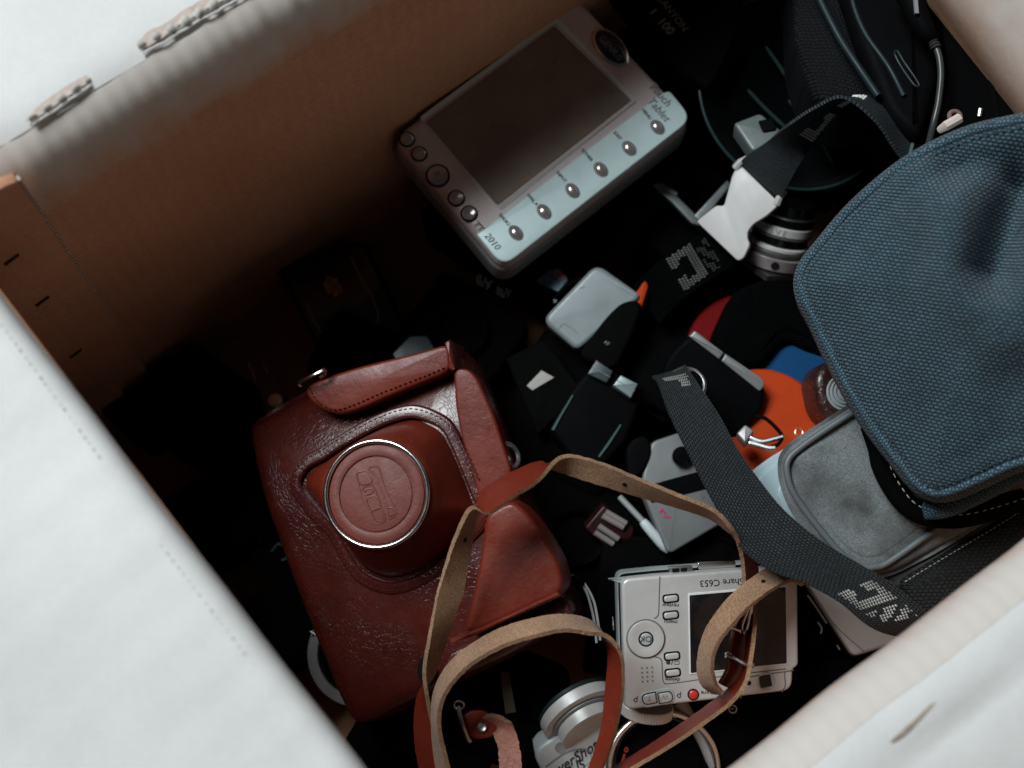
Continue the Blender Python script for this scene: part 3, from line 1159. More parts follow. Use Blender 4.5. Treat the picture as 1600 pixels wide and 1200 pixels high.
# the long strap: suede on one face, smooth on the other
SM = [M_suede, M_lea2, M_suede]
W = 0.0125
runs = {
    'a': [(692, 1225, 660, 1225, .150, 1), (679, 1150, 649, 1150, .158, 1), (669, 1098, 654, 1088, .163, 1), (663, 1050, 679, 1050, .170, 1), (672, 990, 701, 986, .178, 1), (683, 930, 722, 926, .184, 1),
          (697, 882, 730, 884, .190, 1), (714, 834, 739, 832, .196, 1), (736, 794, 745, 796, .202, 1), (764, 802, 752, 770, .206, 1), (803, 776, 793, 743, .208, 1), (840, 752, 842, 723, .208, 1),
          (878, 714, 864, 732, .206, 1), (930, 721, 920, 751, .204, 1), (990, 745, 976, 768, .203, 1), (1058, 773, 1054, 790, .202, 1), (1113, 796, 1108, 808, .200, 1), (1140, 822, 1137, 828, .197, 1),
          (1153, 846, 1159, 846, .190, 1), (1160, 878, 1179, 874, .180, 1), (1162, 915, 1184, 912, .172, 1), (1154, 955, 1180, 955, .168, 1), (1146, 985, 1170, 986, .166, 1), (1140, 1015, 1164, 1016, .166, 1),
          (1136, 1045, 1160, 1046, .166, 1), (1124, 1068, 1146, 1078, .163, 1)],
    'b': [(1256, 915, 1226, 878, .170, 1), (1232, 908, 1202, 886, .178, 1), (1181, 940, 1153, 922, .186, 1), (1143, 978, 1116, 964, .188, 1), (1120, 1010, 1098, 1000, .187, 1), (1113, 1040, 1091, 1040, .184, 1),
          (1118, 1066, 1097, 1068, .178, 1), (1130, 1084, 1116, 1082, .172, 1)],
    'c': [(1170, 920, 1178, 922, .166, -1), (1172, 955, 1180, 958, .169, -1), (1168, 990, 1178, 994, .171, -1), (1166, 1030, 1172, 1036, .172, -1), (1156, 1060, 1165, 1066, .171, -1), (1134, 1082, 1144, 1096, .170, -1), (1092, 1114, 1102, 1128, .167, -1), (1040, 1150, 1050, 1164, .163, -1), (990, 1182, 996, 1196, .160, -1),
          (940, 1212, 946, 1226, .156, -1)],
    'd': [(690, 1230, 708, 1226, .160, -1), (680, 1180, 695, 1178, .164, -1), (675, 1125, 686, 1130, .170, -1), (683, 1072, 694, 1088, .177, -1), (714, 1026, 727, 1046, .186, -1), (773, 988, 777, 1014, .193, -1), (826, 970, 832, 995, .195, -1),
          (878, 962, 883, 985, .194, -1), (921, 971, 920, 990, .191, -1), (945, 998, 948, 994, .187, -1), (952, 1025, 969, 1020, .183, -1), (948, 1070, 974, 1062, .178, -1), (942, 1130, 968, 1114, .172, -1), (926, 1186, 955, 1166, .166, -1), (906, 1230, 936, 1214, .160, -1)],
}
RB = {}
for k, c in runs.items():
    rb = Ribbon(c, W, 10)
    RB[k] = rb
    link('shoulder_strap', rb.mesh(0.0019, 4, 0.00022, 0.0, CINV), SM, case)
# punched holes
hb = bmesh.new()
for px, py in ((977, 758), (722, 840), (1190, 913)):
    best = None
    for rb in RB.values():
        for i in range(len(rb.C)):
            w = RCW.transposed() @ (rb.C[i] - CAM)
            x, y = 800 - FPX * w.x / w.z, 600 + FPX * w.y / w.z
            d = hypot(x - px, y - py)
            if best is None or d < best[0]:
                best = (d, rb.C[i], rb.N[i])
    d, p, nn = best
    if nn.dot(CAM - p) < 0:
        nn = -nn
    Q = nn.to_track_quat('Z', 'Y').to_matrix().to_4x4()
    add_lathe(hb, [(0.0011, -0.0003), (0.0010, 0.00125), (0.0002, 0.00126)], 14, CINV @ Matrix.Translation(p) @ Q)
stuff(link('punch_hole', hb, M_hole, case))
# loose suede fibres along the strap edges
fz = bmesh.new()
for rb in RB.values():
    L = rb.S[-1]
    for i in range(int(L / 0.0007)):
        p, nn, t, a = rb.at(random.uniform(0, L), random.choice((0.0, 1.0)))
        sgn = 1 if random.random() < 0.5 else -1
        e = p + a * sgn * 0.0004 + nn * 0.0006
        q = e + (a * random.uniform(-1, 1) + t * random.uniform(-1, 1) + nn * random.uniform(0, 1)).normalized() * random.uniform(0.0005, 0.0013)
        w = t.cross(q - e)
        if w.length < 1e-9:
            continue
        w = w.normalized() * 0.00008
        vv = [fz.verts.new(CINV @ x) for x in (e - w, e + w, q)]
        fz.faces.new(vv)
stuff(link('suede_fibre', fz, M_suede, case))
# buckle and keeper
bk = [U(x, y, z) for x, y, z in ((1140, 979, .1735), (1164, 986, .1735), (1172, 960, .175), (1174, 945, .176))]
link('buckle', tube([CINV @ p for p in crm(bk, 4)], 0.0009, 8), M_chrome, case)
bk = [U(x, y, z) for x, y, z in ((1166, 984, .1745), (1162, 990, .175), (1160, 978, .175), (1170, 950, .177), (1176, 940, .176))]
link('buckle_tongue', tube([CINV @ p for p in crm(bk, 4)], 0.0006, 8), M_chrome, case)
kp = [U(x, y, z) for x, y, z in ((1134, 1024, .166), (1137, 1022, .172), (1150, 1029, .174), (1166, 1038, .1755), (1174, 1037, .175), (1176, 1040, .170))]
link('strap_keeper', tube([CINV @ p for p in crm(kp, 5)], 0.0011, 8), M_chrome, case)
# strap lug below the case
lg = [U(x, y, z) for x, y, z in ((716, 1104, .150), (722, 1130, .152), (731, 1154, .150), (734, 1158, .147))]
link('wire_lug', tube([CINV @ p for p in crm(lg, 5)], 0.0010, 8), M_steel, case)
link('lug_ring', lathe(torus_prof(0.0022, 0.0005, 0, 8), 20, CINV @ Matrix.Translation(U(717, 1102, .151)) @ Matrix.Rotation(0.6, 4, 'X'), True), M_steel, case)
lgp = flat(750, 1135, 0.147)
tl = slab(round_poly(lgp.poly([(722, 1112), (752, 1108), (780, 1122), (775, 1150), (748, 1156), (730, 1150)]), 0.003, 3), 0.004, 0.0012)
tl.transform(CINV @ lgp.M)
link('lug_tab', tl, M_lea2, case)
rv = Matrix.Translation(U(753, 1136, 0.148))
link('rivet', lathe([(0.0024, -0.0005), (0.0024, 0.0006), (0.0018, 0.0011), (0.0010, 0.0008), (0.0003, 0.0008)], 20, CINV @ rv), M_steel, case)

# short pale strap hanging from its own leather end
st = Ribbon([(745, 1122, 745, 1150, .140, 1), (770, 1118, 765, 1140, .145, 1), (795, 1128, 770, 1142, .147, 1), (806, 1145, 772, 1150, .148, 0), (812, 1170, 778, 1168, .148, 0), (815, 1200, 780, 1195, .147, 0), (816, 1235, 782, 1230, .145, 0)], 0.0115, 8)
ws = thing('leather_wrist_strap', 'short faded pink leather strap end curling out at the bottom edge below the brown case', 'strap')
ws.location = st.C[0]
M_pink = leather('faded_pink_leather', (0.27, 0.085, 0.055), (0.42, 0.21, 0.165), 0.6, 0.3, (1, 1, 1), 0.5, 0.3, 0, 0.5, 300)
link('strap_end', st.mesh(0.0022, 4, 0.0003, 0, Matrix.Translation(-st.C[0])), [M_pink, M_suede, M_suede], ws)

# ------------------------------------------------------------------ touch tablet
F = frame3((612, 214), 0.143, (786, 420), 0.140, (898, -2), 0.148)
tab = thing('touch_tablet', 'silver touch tablet with dark screen, round side buttons and oval badge', 'tablet', F)
M_taupe = plain('taupe_plastic', (0.60, 0.515, 0.505), 0.42, 0.1, 0.06, 40, 0.06, 2200, dust=0.15)
M_strip = plain('pale_blue_silver', (0.62, 0.78, 0.78), 0.36, 0.15, 0.06, 40, 0.06, 2200, dust=0.12)
M_tside = plain('tablet_side', (0.26, 0.27, 0.27), 0.4, 0.1, 0.1, 40, 0.08)
M_screen = plain('grey_screen', (0.20, 0.155, 0.125), 0.33, 0, 0.25, 35, 0.02, 800, spec=0.5)
ol = round_poly(F.poly([(612, 214), (786, 420), (1084, 188), (902, -8)]), 0.009, 6)
link('body', slab(ol, 0.024, 0.005, 0.0, 6), M_taupe, tab)
link('back_shell', slab(offset(ccw(ol), -0.0012), 0.020, 0.004, -0.0075, 4), M_tside, tab)
stp = F.poly([(746, 388), (778, 359), (984, 162), (1040, 152), (1080, 184), (1084, 192), (792, 418), (780, 418)])
stp = F.poly([(742, 366), (760, 354), (1034, 146), (1046, 142), (1082, 186), (786, 418)])
link('button_panel', slab(round_poly(stp, [0.002, 0.002, 0.002, 0.004, 0.008, 0.008], 5), 0.002, 0.0012, 0.0009), M_strip, tab)
fr_o = F.poly([(654, 184), (868, 26), (996, 158), (782, 330)])
link('screen_frame', slab(round_poly(fr_o, 0.002, 3), 0.002, 0.0006, 0.0006), M_strip, tab)
link('screen_gasket', slab(round_poly(F.poly([(660, 190), (868, 36), (994, 159), (781, 327)]), 0.0015, 3), 0.001, 0.0003, 0.0009), M_taupe, tab)
scr = slab(round_poly(F.poly([(665, 192), (866, 42), (986, 158), (777, 322)]), 0.001, 2), 0.001, 0.0002, 0.0013)
link('screen', scr, M_screen, tab)
M_btn = plain('warm_silver_button', (0.50, 0.46, 0.45), 0.2, 0.7, 0.08)
k = F.pxm(800, 220)
for px, py, r in ((636, 218, 11), (655, 241, 11), (684, 275, 16.5), (713, 310, 11.5), (733, 334, 11.5)):
    p = F.loc(px, py)
    b = link('button', lathe([(r * k, -0.001), (r * k, 0.0004), (r * k * 0.95, 0.0011), (r * k * 0.7, 0.0016), (r * k * 0.3, 0.0013), (0.0002, 0.0012)], 32, Matrix.Translation(p)), M_btn, tab)
    link('button_groove', lathe(torus_prof(r * k * 1.06, 0.0005, 0.0002, 6), 32, Matrix.Translation(p), True), M_hole, b)
text('@', F, 684, 275, 15, -52, M_inkgrey, tab, 0.0014)
for i in range(6):
    px, py = 806 + (1027 - 806) * i / 5, 365 + (200 - 365) * i / 5
    p = F.loc(px, py)
    e = F.poly(circ(px, py, 12.5, 26, 9.5))
    ang = atan2(F.loc(1027, 200).y - F.loc(806, 365).y, F.loc(1027, 200).x - F.loc(806, 365).x)
    a2 = ang + pi / 2
    bm = bmesh.new()
    rx, ry = 12.5 * k, 9.0 * k
    for rr, z in ((1.0, 0.0008), (0.97, 0.0014), (0.8, 0.0021), (0.45, 0.0026), (0.1, 0.0027)):
        pass
    add_lathe(bm, [(1.0, 0.0006), (0.97, 0.0014), (0.78, 0.0022), (0.45, 0.0027), (0.05, 0.0028)], 28)
    M = Matrix.Translation(p) @ Matrix.Rotation(a2, 4, 'Z') @ Matrix.Diagonal((rx, ry, 1, 1))
    bm.transform(M)
    b = link('key', bm, M_btn, tab)
    g = bmesh.new()
    add_lathe(g, torus_prof(1.06, 0.05, 0, 6), 28, None, 0, True)
    g.transform(Matrix.Translation(p + Vector((0, 0, 0.0010))) @ Matrix.Rotation(a2, 4, 'Z') @ Matrix.Diagonal((rx, ry, 0.006, 1)))
    link('key_groove', g, M_tside, b)
for s, px, py in (('RADIO', 788, 343), ('DIAL.A', 832, 312), ('INPUT', 877, 276), ('OTHER', 917, 242), ('EXIT', 965, 212), ('MENU', 1010, 178)):
    text(s, F, px, py, 7.5, -49, M_ink, tab, 0.0011)
text('Touch', F, 1031, 147, 17.5, -49, M_inkgrey, tab, 0.0011, shear=0.2)
text('Tablet', F, 1029, 171, 17.5, -49, M_inkgrey, tab, 0.0011, shear=0.2)
text('TT', F, 747, 353, 14, -49, M_ink, tab, 0.0011, shear=0.2)
text('2010', F, 769, 377, 15, -49, M_inkgrey, tab, 0.0011, shear=0.2)
p = F.loc(954, 75)
M_badge = plain('navy_badge', (0.012, 0.016, 0.035), 0.15, bstr=0, spec=0.5)
for nm, rx, ry, z0, mt in (('badge_rim', 39, 22, 0.0, M_chrome), ('badge', 34, 18.5, 0.0006, M_badge)):
    bm = bmesh.new()
    add_lathe(bm, [(1.0, 0.0), (0.98, 0.0008), (0.9, 0.0013), (0.5, 0.0018), (0.05, 0.0019)], 40)
    bm.transform(Matrix.Translation(p + Vector((0, 0, z0))) @ Matrix.Rotation(ang + pi / 2 + pi, 4, 'Z') @ Matrix.Diagonal((rx * k, ry * k, 1, 1)))
    link(nm, bm, mt, tab)
text('GENIUS', F, 954, 75, 14, -47, M_inkgrey, tab, 0.0026, shear=0.2, ext=0.0002)

# ------------------------------------------------------------------ compact camera lying face down
F = frame3((977, 1110), 0.140, (1238, 1080), 0.142, (970, 903), 0.157)
C = thing('compact_camera', 'silver compact camera showing its back with round dial, dark screen and upside-down print', 'camera', F)
px1 = F.pxm(1100, 1000)
out = F.poly([(971, 905), (1030, 899), (1246, 884), (1248, 1040), (1239, 1046), (1238, 1079), (977, 1110)])
o1 = round_poly(out, [0.004, 0.001, 0.003, 0.0015, 0.0015, 0.006, 0.004], 5)
link('back_shell', slab(o1, 0.007, 0.0016, 0.0, 5), M_silver, C)
o2 = offset(ccw(o1), 0.0006)
link('body', slab(o2, 0.016, 0.001, -0.0062), M_black, C)
link('front_shell', slab(o1, 0.010, 0.002, -0.016), M_silver2, C)
M_groove = plain('panel_gap', (0.13, 0.125, 0.12), 0.6, bstr=0)


def gpath(pts, r=0.00028, name='panel_gap', closed=False, par=C, fr=None, mat=None, h=0.0, n=5):
    fr = fr or F
    return link(name, tube(crm([fr.loc(x, y, h) for x, y in pts], n, closed), r, 6, closed), mat or M_groove, par)


gpath([(1031, 901), (1030, 930), (1029, 957), (1026, 964), (1022, 966)])
gpath([(1021, 1026), (1030, 1028), (1034, 1034), (1035, 1055), (1037, 1066), (1046, 1068), (1090, 1062), (1140, 1055), (1228, 1045)])
gpath([(1158, 1091), (1157, 1072), (1160, 1062), (1168, 1058), (1236, 1048)])
gpath([(1240, 1047), (1229, 1049), (1226, 1054), (1227, 1070), (1222, 1081)])
scr = F.poly([(1075, 927), (1228.5, 914), (1231, 1038), (1077, 1054)])
link('screen_surround', slab(round_poly(scr, 0.0006, 2), 0.002, 0.0003, 0.0004), plain('light_surround', (0.68, 0.67, 0.65), 0.4), C)
scr = F.poly([(1077, 930), (1227, 917), (1229, 1036), (1079, 1051)])
link('screen', slab(round_poly(scr, 0.0004, 2), 0.001, 0.0002, 0.0007), plain('black_screen', (0.010, 0.009, 0.009), 0.12, var=0.3, bstr=0, dust=0.1), C)
a6 = math.atan2(F.loc(1238, 1080).y - F.loc(977, 1110).y, 1)
for px, py, s in ((1048, 935, 'review'), (1048, 961, 'menu'), (1050, 1025, ''), (1051, 1051, 'delete')):
    c = F.loc(px, py)
    w, hh = 22 * px1, 10 * px1
    g = link('button_groove', slab(rrect(c.x, c.y, w + 0.0012, hh + 0.0012, 0.0016), 0.002, 0.0002, 0.0003), M_hole, C)
    link('button', slab(rrect(c.x, c.y, w - 0.0002, hh - 0.0002, 0.0013), 0.003, 0.0006, 0.0011), M_silver, C)
    if s:
        text(s, F, px, py + 10.5, 9.5, 178, M_ink, C, 0.0001)
# info symbol: filled dot, stroke, frame
link('symbol', slab(circ(*F.xy(1044, 1035), 0.0010, 16), 0.0004, 0.00005, 0.0002), M_ink, C)
gpath([(1049, 1039), (1051, 1032)], 0.00015, 'symbol', False, C, F, M_ink, 0.0002)
gpath([(1054, 1033), (1061, 1032.5), (1061, 1037.5), (1054, 1038)], 0.00015, 'symbol', True, C, F, M_ink, 0.0002, 1)
c = F.loc(1009, 998)
R = 28.5 * px1
link('dial_groove', lathe([(R + 0.0006, -0.001), (R + 0.0006, 0.0003), (R - 0.0004, 0.0003)], 64, Matrix.Translation(c)), M_groove, C)
link('control_dial', lathe([(R, -0.001), (R, 0.0006), (R * 0.97, 0.0012), (R * 0.85, 0.0013), (R * 0.6, 0.0009), (R * 0.42, 0.0008), (R * 0.38, 0.0004), (0.0002, 0.0004)], 64, Matrix.Translation(c)), M_silver, C)
r0 = 9.5 * px1
link('ok_groove', lathe(torus_prof(r0 + 0.0004, 0.0004, 0.0006, 6), 32, Matrix.Translation(c), True), M_hole, C)
link('ok_button', lathe([(r0, 0), (r0, 0.0012), (r0 * 0.85, 0.0017), (0.0002, 0.0018)], 32, Matrix.Translation(c)), M_silver2, C)
text('OK', F, 1009, 998, 13, 178, M_ink, C, 0.0018)
text('EasyShare C653', F, 1140, 909, 14.5, 183, M_ink, C, 0.0001)
db = bmesh.new()
for i in range(3):
    for j in range(4):
        q = F.loc(1003 + 8 * i + 0.3 * j, 1044 + 7 * j - i * 0.6)
        add_lathe(db, [(0.00045, -0.0002), (0.00045, 0.00012), (0.0001, 0.00012)], 10, Matrix.Translation(q))
stuff(link('speaker_hole', db, M_groove, C))
c = F.loc(1027, 1090)
link('rocker_groove', slab(rrect(c.x, c.y, 54 * px1, 24 * px1, 0.0034, 0.08), 0.002, 0.0003, 0.0005), M_silver2, C)
for d, s in ((-12.5, 'T'), (12.5, 'W')):
    q = F.loc(1027 + d, 1090 - d * 0.08)
    rr = rrect(q.x, q.y, 23.5 * px1, 18 * px1, [0.0026 if (d < 0) == (i in (0, 3)) else 0.0004 for i in range(4)], 0.08)
    link('zoom_groove', slab(rr, 0.002, 0.0002, 0.0007), M_hole, C)
    rr = rrect(q.x, q.y, 20.5 * px1, 15 * px1, [0.0022 if (d < 0) == (i in (0, 3)) else 0.0003 for i in range(4)], 0.08)
    link('zoom_button', slab(rr, 0.002, 0.0005, 0.0013), M_silver, C)
    text(s, F, 1027 + d, 1090 - d * 0.08, 11, 178, M_inkgrey, C, 0.0013)
for px, py in ((993, 1094), (1061, 1087)):
    gpath([(px - 3, py), (px, py - 3), (px + 2.5, py), (px, py + 3)], 0.00018, 'symbol', True, C, F, M_ink, 0.0002)
    gpath([(px + 2, py - 2), (px + 3, py - 6)], 0.00018, 'symbol', False, C, F, M_ink, 0.0002)
c = F.loc(1083, 1085)
link('red_button_groove', lathe([(0.0027, 0), (0.0027, 0.0004), (0.0002, 0.0004)], 28, Matrix.Translation(c)), M_hole, C)
link('red_button', lathe([(0.0021, 0), (0.0021, 0.0008), (0.0015, 0.0012), (0.0002, 0.0014)], 28, Matrix.Translation(c)), plain('red_button_plastic', (0.55, 0.035, 0.022), 0.3), C)
text('share', F, 1106, 1082, 10, 183, M_ink, C, 0.0001)
c = F.loc(1170, 1067)
link('indicator', lathe([(0.0011, 0), (0.0011, 0.00025), (0.0002, 0.0002)], 20, Matrix.Translation(c)), M_hole, C)
c = F.loc(1197, 1064)
link('viewfinder_ring', lathe([(0.0043, -0.001), (0.0043, 0.0002), (0.0040, 0.0006), (0.0034, 0.0003), (0.0002, 0.0002)], 36, Matrix.Translation(c)), M_silver2, C)
link('viewfinder', slab(rrect(c.x - 0.0004, c.y, 0.0056, 0.0056, 0.0005, 0.08), 0.0006, 0.0002, 0.0006), M_gloss, C)
# mechanism along the upper edge and the port on the left flank
for pts, h, mt, nm in (([(1046, 886), (1082, 884), (1084, 897), (1046, 899)], -0.004, M_steel, 'hinge_plate'), ([(1090, 880), (1150, 877), (1150, 888), (1092, 892)], -0.007, M_chrome, 'spring_plate'),
                       ([(1050, 889), (1062, 888), (1062, 894), (1051, 895)], -0.0035, M_hole, 'slot'), ([(1064, 888), (1074, 887), (1074, 893), (1064, 894)], -0.0035, M_hole, 'slot'),
                       ([(950, 905), (1025, 897), (1025, 904), (970, 912)], -0.005, M_silver2, 'bottom_cover')):
    link(nm, slab(round_poly(F.poly(pts, h), 0.0006, 2), 0.003, 0.0004, h), mt, C)
fl = F.loc(962, 930, -0.012)
for py, l, mt in ((948, 0.0060, M_silver2), (930, 0.0022, M_steel)):
    q = F.loc(972.5, py, -0.010)
    bm = bmesh.new()
    add_box(bm, q + Vector((0.0003, 0, 0)), (0.0007, 0, 0), (0, l, 0), (0, 0, 0.0026))
    link('port_cover', bm, mt, C)
fs = Frame(F.M @ F.loc(971, 990, -0.010), F.R.transposed() @ Vector((0, -1, 0)), F.R.transposed() @ Vector((0, 0, 1)))
tm = text('XX', fs, 958, 974, 10, -90, M_white, None, 0.0006)
bm = tm.data
bm.transform(F.M.inverted() @ fs.M)
tm.parent = C

# ------------------------------------------------------------------ blue padded bag
F = frame3((1240, 800), 0.203, (1640, 800), 0.245, (1240, 220), 0.246)
bag = thing('padded_camera_bag', 'large blue woven padded camera bag with creased top at the right side of the box', 'camera bag', F)
M_blue = weave('blue_oxford_cloth', (0.075, 0.152, 0.200), (0.004, 0.010, 0.016), 2.15, 1.5, 0.62, 1.0, 0.0008, 0.16, 0.3, 0.19, 0.16, 0.12)
M_bluedk = weave('blue_binding_cloth', (0.11, 0.20, 0.255), (0.012, 0.026, 0.04), 1.5, 1.3, 0.65, 1.0, 0.0006, 0.12, 0.3, 0.15, 0.12)
bpx = [(1720, 150), (1600, 176), (1520, 194), (1462, 218), (1410, 248), (1360, 286), (1316, 328), (1274, 378), (1250, 408), (1241, 436), (1246, 466), (1264, 500), (1292, 560), (1324, 620), (1358, 676), (1398, 728), (1426, 762), (1446, 776), (1466, 780), (1500, 772), (1580, 736), (1720, 670), (1760, 400)]
bo = [Vector(q) for q in F.poly(bpx)]
bo = offset(ccw([(p.x, p.y) for p in crm(bo, 4, True)]), -0.0028)
ck = [F.loc(1570, 300), F.loc(1552, 430)]


def seg_d(v, a, b):
    a, b, v = a.to_2d(), b.to_2d(), v.to_2d()
    t = max(0, min(1, (v - a).dot(b - a) / (b - a).length_squared))
    return (v - a.lerp(b, t)).length, t


FOLDS = [((1596, 290), (1550, 420), -0.030, 0.0105), ((1500, 330), (1520, 440), 0.0065, 0.011), ((1545, 425), (1500, 560), -0.0015, 0.012), ((1490, 262), (1640, 232), -0.0060, 0.0075), ((1440, 300), (1530, 480), 0.0055, 0.013),
         ((1600, 520), (1640, 430), 0.0045, 0.014), ((1580, 600), (1660, 560), -0.004, 0.012), ((1330, 440), (1400, 640), 0.0020, 0.016), ((1420, 640), (1560, 660), -0.0022, 0.016), ((1480, 440), (1545, 530), 0.003, 0.010)]
FOLDS = [(F.loc(*a), F.loc(*b), h, w) for a, b, h, w in FOLDS]


def dispBag(v):
    if v.z < -0.02:
        return (0, 0, 0)
    z = 0
    for a, b, h, w in FOLDS:
        d, t = seg_d(v, a, b)
        z += h * exp(-(d / w) ** 2)
    z += 0.0006 * sin(v.x * 120 + 1) * sin(v.y * 95)
    return (0, 0, z)


link('top_panel', pillow(bo, 260, 0.085, 0.016, 0.013, 56, dispBag, radians(14), 0.004, 2.2, 9), M_blue, bag)
# bound seam following the edge
so = offset(ccw(bo), 0.0040)
N0 = len(so)


def seam_h(p):
    v = Vector((p[0], p[1], 0))
    return dispBag(v)[2] * 0.6


sm1 = [Vector((x, y, -0.0040 + seam_h((x, y)))) for x, y in offset(ccw(bo), 0.0050)]
sm = resample(sm1, 240)
bm = bmesh.new()
uvl = bm.loops.layers.uv.new('UVMap')
add_tube(bm, sm, 0.0016, 8, True)
Ls = 0.0
for f in bm.faces:
    for l in f.loops:
        c = l.vert.co
        l[uvl].uv = (c.x * 1000, (c.y + c.z) * 1000)
link('seam_piping', bm, M_bluedk, bag)
sm2 = [Vector((x, y, -0.0016 + seam_h((x, y)))) for x, y in offset(ccw(bo), 0.0082)]
stuff(link('stitching', stitches(resample(sm2, 200), (0, 0, 1), 0.0030, 0.0011, 0.0003, 0.0002), plain('navy_thread', (0.016, 0.035, 0.05), 0.8), bag))
sm3 = [F.loc(x, y, h) for x, y, h in ((1446, 798, -0.030), (1480, 794, -0.028), (1530, 772, -0.026), (1600, 736, -0.024), (1680, 696, -0.022))]
bm = bmesh.new()
uvl = bm.loops.layers.uv.new('UVMap')
add_tube(bm, crm(sm3, 8), 0.0042, 10)
for f in bm.faces:
    for l in f.loops:
        c = l.vert.co
        l[uvl].uv = ((c.x * .9 - c.y * .4) * 1000, (c.y + c.z) * 1000)
link('base_binding', bm, M_bluedk, bag)
# zip puller of the bag, lying by the upper edge
zp = [U(x, y, z) for x, y, z in ((1469, 203, .222), (1478, 197, .226), (1499, 185, .226))]
link('zip_puller', tube([F.M.inverted() @ p for p in zp], [0.0018, 0.0024, 0.0024], 8), plain('bone_plastic', (0.62, 0.52, 0.46), 0.4), bag)
link('zip_eye', lathe(torus_prof(0.0026, 0.0011, 0, 8), 20, F.M.inverted() @ Matrix.Translation(U(1492, 182, .222)), True), plain('brown_cord', (0.16, 0.09, 0.075), 0.7), bag)

# ------------------------------------------------------------------ grey felt pouch
F = frame3((1230, 890), 0.172, (1500, 860), 0.176, (1235, 640), 0.186)
P = thing('felt_pouch', 'stained grey felt pouch edged with grey piping, half under the blue bag', 'pouch', F)
M_felt = felt('grey_felt', (0.075, 0.086, 0.089), (0.265, 0.288, 0.290), (0.050, 0.048, 0.047))
M_pipe = plain('grey_piping', (0.115, 0.13, 0.135), 0.42, 0, 0.1, bstr=0.2, bscale=1500)
ppx = [(1400, 604), (1337, 634), (1238, 698), (1224, 716), (1225, 748), (1238, 788), (1270, 834), (1318, 880), (1348, 900), (1392, 896), (1470, 856), (1560, 800), (1560, 640)]
link('pouch_body', pillow(round_poly(F.poly(ppx), [0.004, 0.004, 0.008, 0.006, 0.004, 0.01, 0.01, 0.01, 0.008, 0.008, 0.01, 0.004, 0.004], 4), 150, 0.007, 0.004, 0.001, 18, lambda v: (0, 0, 0.0005 * sin(v.x * 150) + 0.0004 * sin(v.y * 210 + v.x * 60)), 0, 0.002, 1.8), M_felt, P)
pipe = [(1420, 596), (1350, 634), (1291, 671), (1250, 700), (1232, 718), (1230, 740), (1241, 772), (1277, 822), (1318, 868), (1346, 886), (1366, 886), (1389, 878), (1459, 829), (1520, 786)]
pp = crm([F.loc(x, y, 0.0018) for x, y in pipe], 8)
link('piping', tube(pp, 0.0015, 10), M_pipe, P)
pin = [(1424, 606), (1352, 642), (1298, 676), (1262, 699), (1243, 717), (1241, 738), (1251, 770), (1284, 814), (1324, 858), (1350, 874), (1366, 874), (1386, 868), (1452, 820), (1520, 772), (1540, 660)]
link('front_panel', pillow([(p.x, p.y) for p in crm([Vector(q) for q in F.poly(pin, 0.002)], 5, True)], 140, 0.006, 0.003, 0.0022, 18, lambda v: (0, 0, 0.0007 * sin(v.x * 110 + 1) + 0.0006 * sin(v.y * 140 + v.x * 50)), 0, 0, 1.6), M_felt, P).location = (0, 0, 0.0010)
# ribbed flank of the pouch below
fl = [Vector(q) for q in F.poly([(1384, 900), (1464, 852), (1560, 796), (1570, 820), (1490, 884), (1420, 922), (1392, 914)], -0.004)]
link('flank', pillow([(p.x, p.y) for p in fl], 80, 0.03, 0.004, 0.001, 10), felt('dark_felt', (0.045, 0.045, 0.045), (0.12, 0.115, 0.11), (0.03, 0.03, 0.03)), P).location = (0, 0, -0.006)
# dark trimmed edge with pale thread, running under the blue bag
trim = [(1362, 664, 0.010), (1374, 700, 0.0095), (1380, 728, 0.0092), (1396, 760, 0.0095), (1420, 790, 0.010), (1456, 806, 0.011), (1510, 806, 0.012), (1600, 780, 0.013)]
tp = crm([F.loc(*q) for q in trim], 8)
bm = bmesh.new()
add_tube(bm, tp, 0.0052, 12)
for v in bm.verts:
    pass
link('edge_trim', bm, M_rubber, P)
stuff(link('trim_stitching', stitches([p + Vector((0.0012, 0.0012, 0.0050)) for p in tp], (0, 0, 1), 0.0036, 0.0012, 0.0003, 0.0003), M_thread, P))
lin = [(1380, 660), (1386, 724), (1402, 756), (1426, 784), (1458, 798), (1560, 790), (1600, 640)]
link('lining', slab(round_poly(F.poly(lin, 0.009), 0.003, 3), 0.004, 0.001, 0.0095), plain('teal_grey_lining', (0.10, 0.15, 0.15), 0.7, bstr=0.3), P)

# ------------------------------------------------------------------ pale blue plastic lid under the pouch
F = frame3((1170, 800), 0.150, (1400, 800), 0.152, (1170, 640), 0.150)
L = thing('plastic_lid', 'pale blue plastic lid with a raised rim poking out beneath the grey pouch', 'lid', F)
M_pale = plain('pale_blue_plastic', (0.36, 0.47, 0.50), 0.35, 0, 0.05, 40, 0.04, 900)
ol = [(1167, 741), (1200, 716), (1262, 678), (1330, 638), (1420, 600), (1480, 700), (1420, 880), (1300, 890), (1262, 872), (1220, 836), (1186, 786)]
o = [(p.x, p.y) for p in crm([Vector(q) for q in F.poly(ol)], 4, True)]
link('lid_base', slab(round_poly(F.poly(ol), 0.003, 3), 0.010, 0.0015), M_pale, L)
il = [(1178, 750), (1226, 712), (1300, 672), (1420, 620), (1460, 700), (1420, 870), (1300, 884), (1262, 862), (1222, 828), (1192, 782)]
link('rim_step', slab(round_poly(F.poly(il), 0.004, 3), 0.004, 0.0012, 0.0022), M_pale, L)
cl = [(1214, 776), (1216, 760), (1230, 742), (1300, 700), (1420, 660), (1420, 860), (1300, 874), (1264, 852), (1232, 816)]
link('inner_ridge', slab(round_poly(F.poly(cl, 0.0026), 0.004, 3), 0.002, 0.0008, 0.0034), M_pale, L)

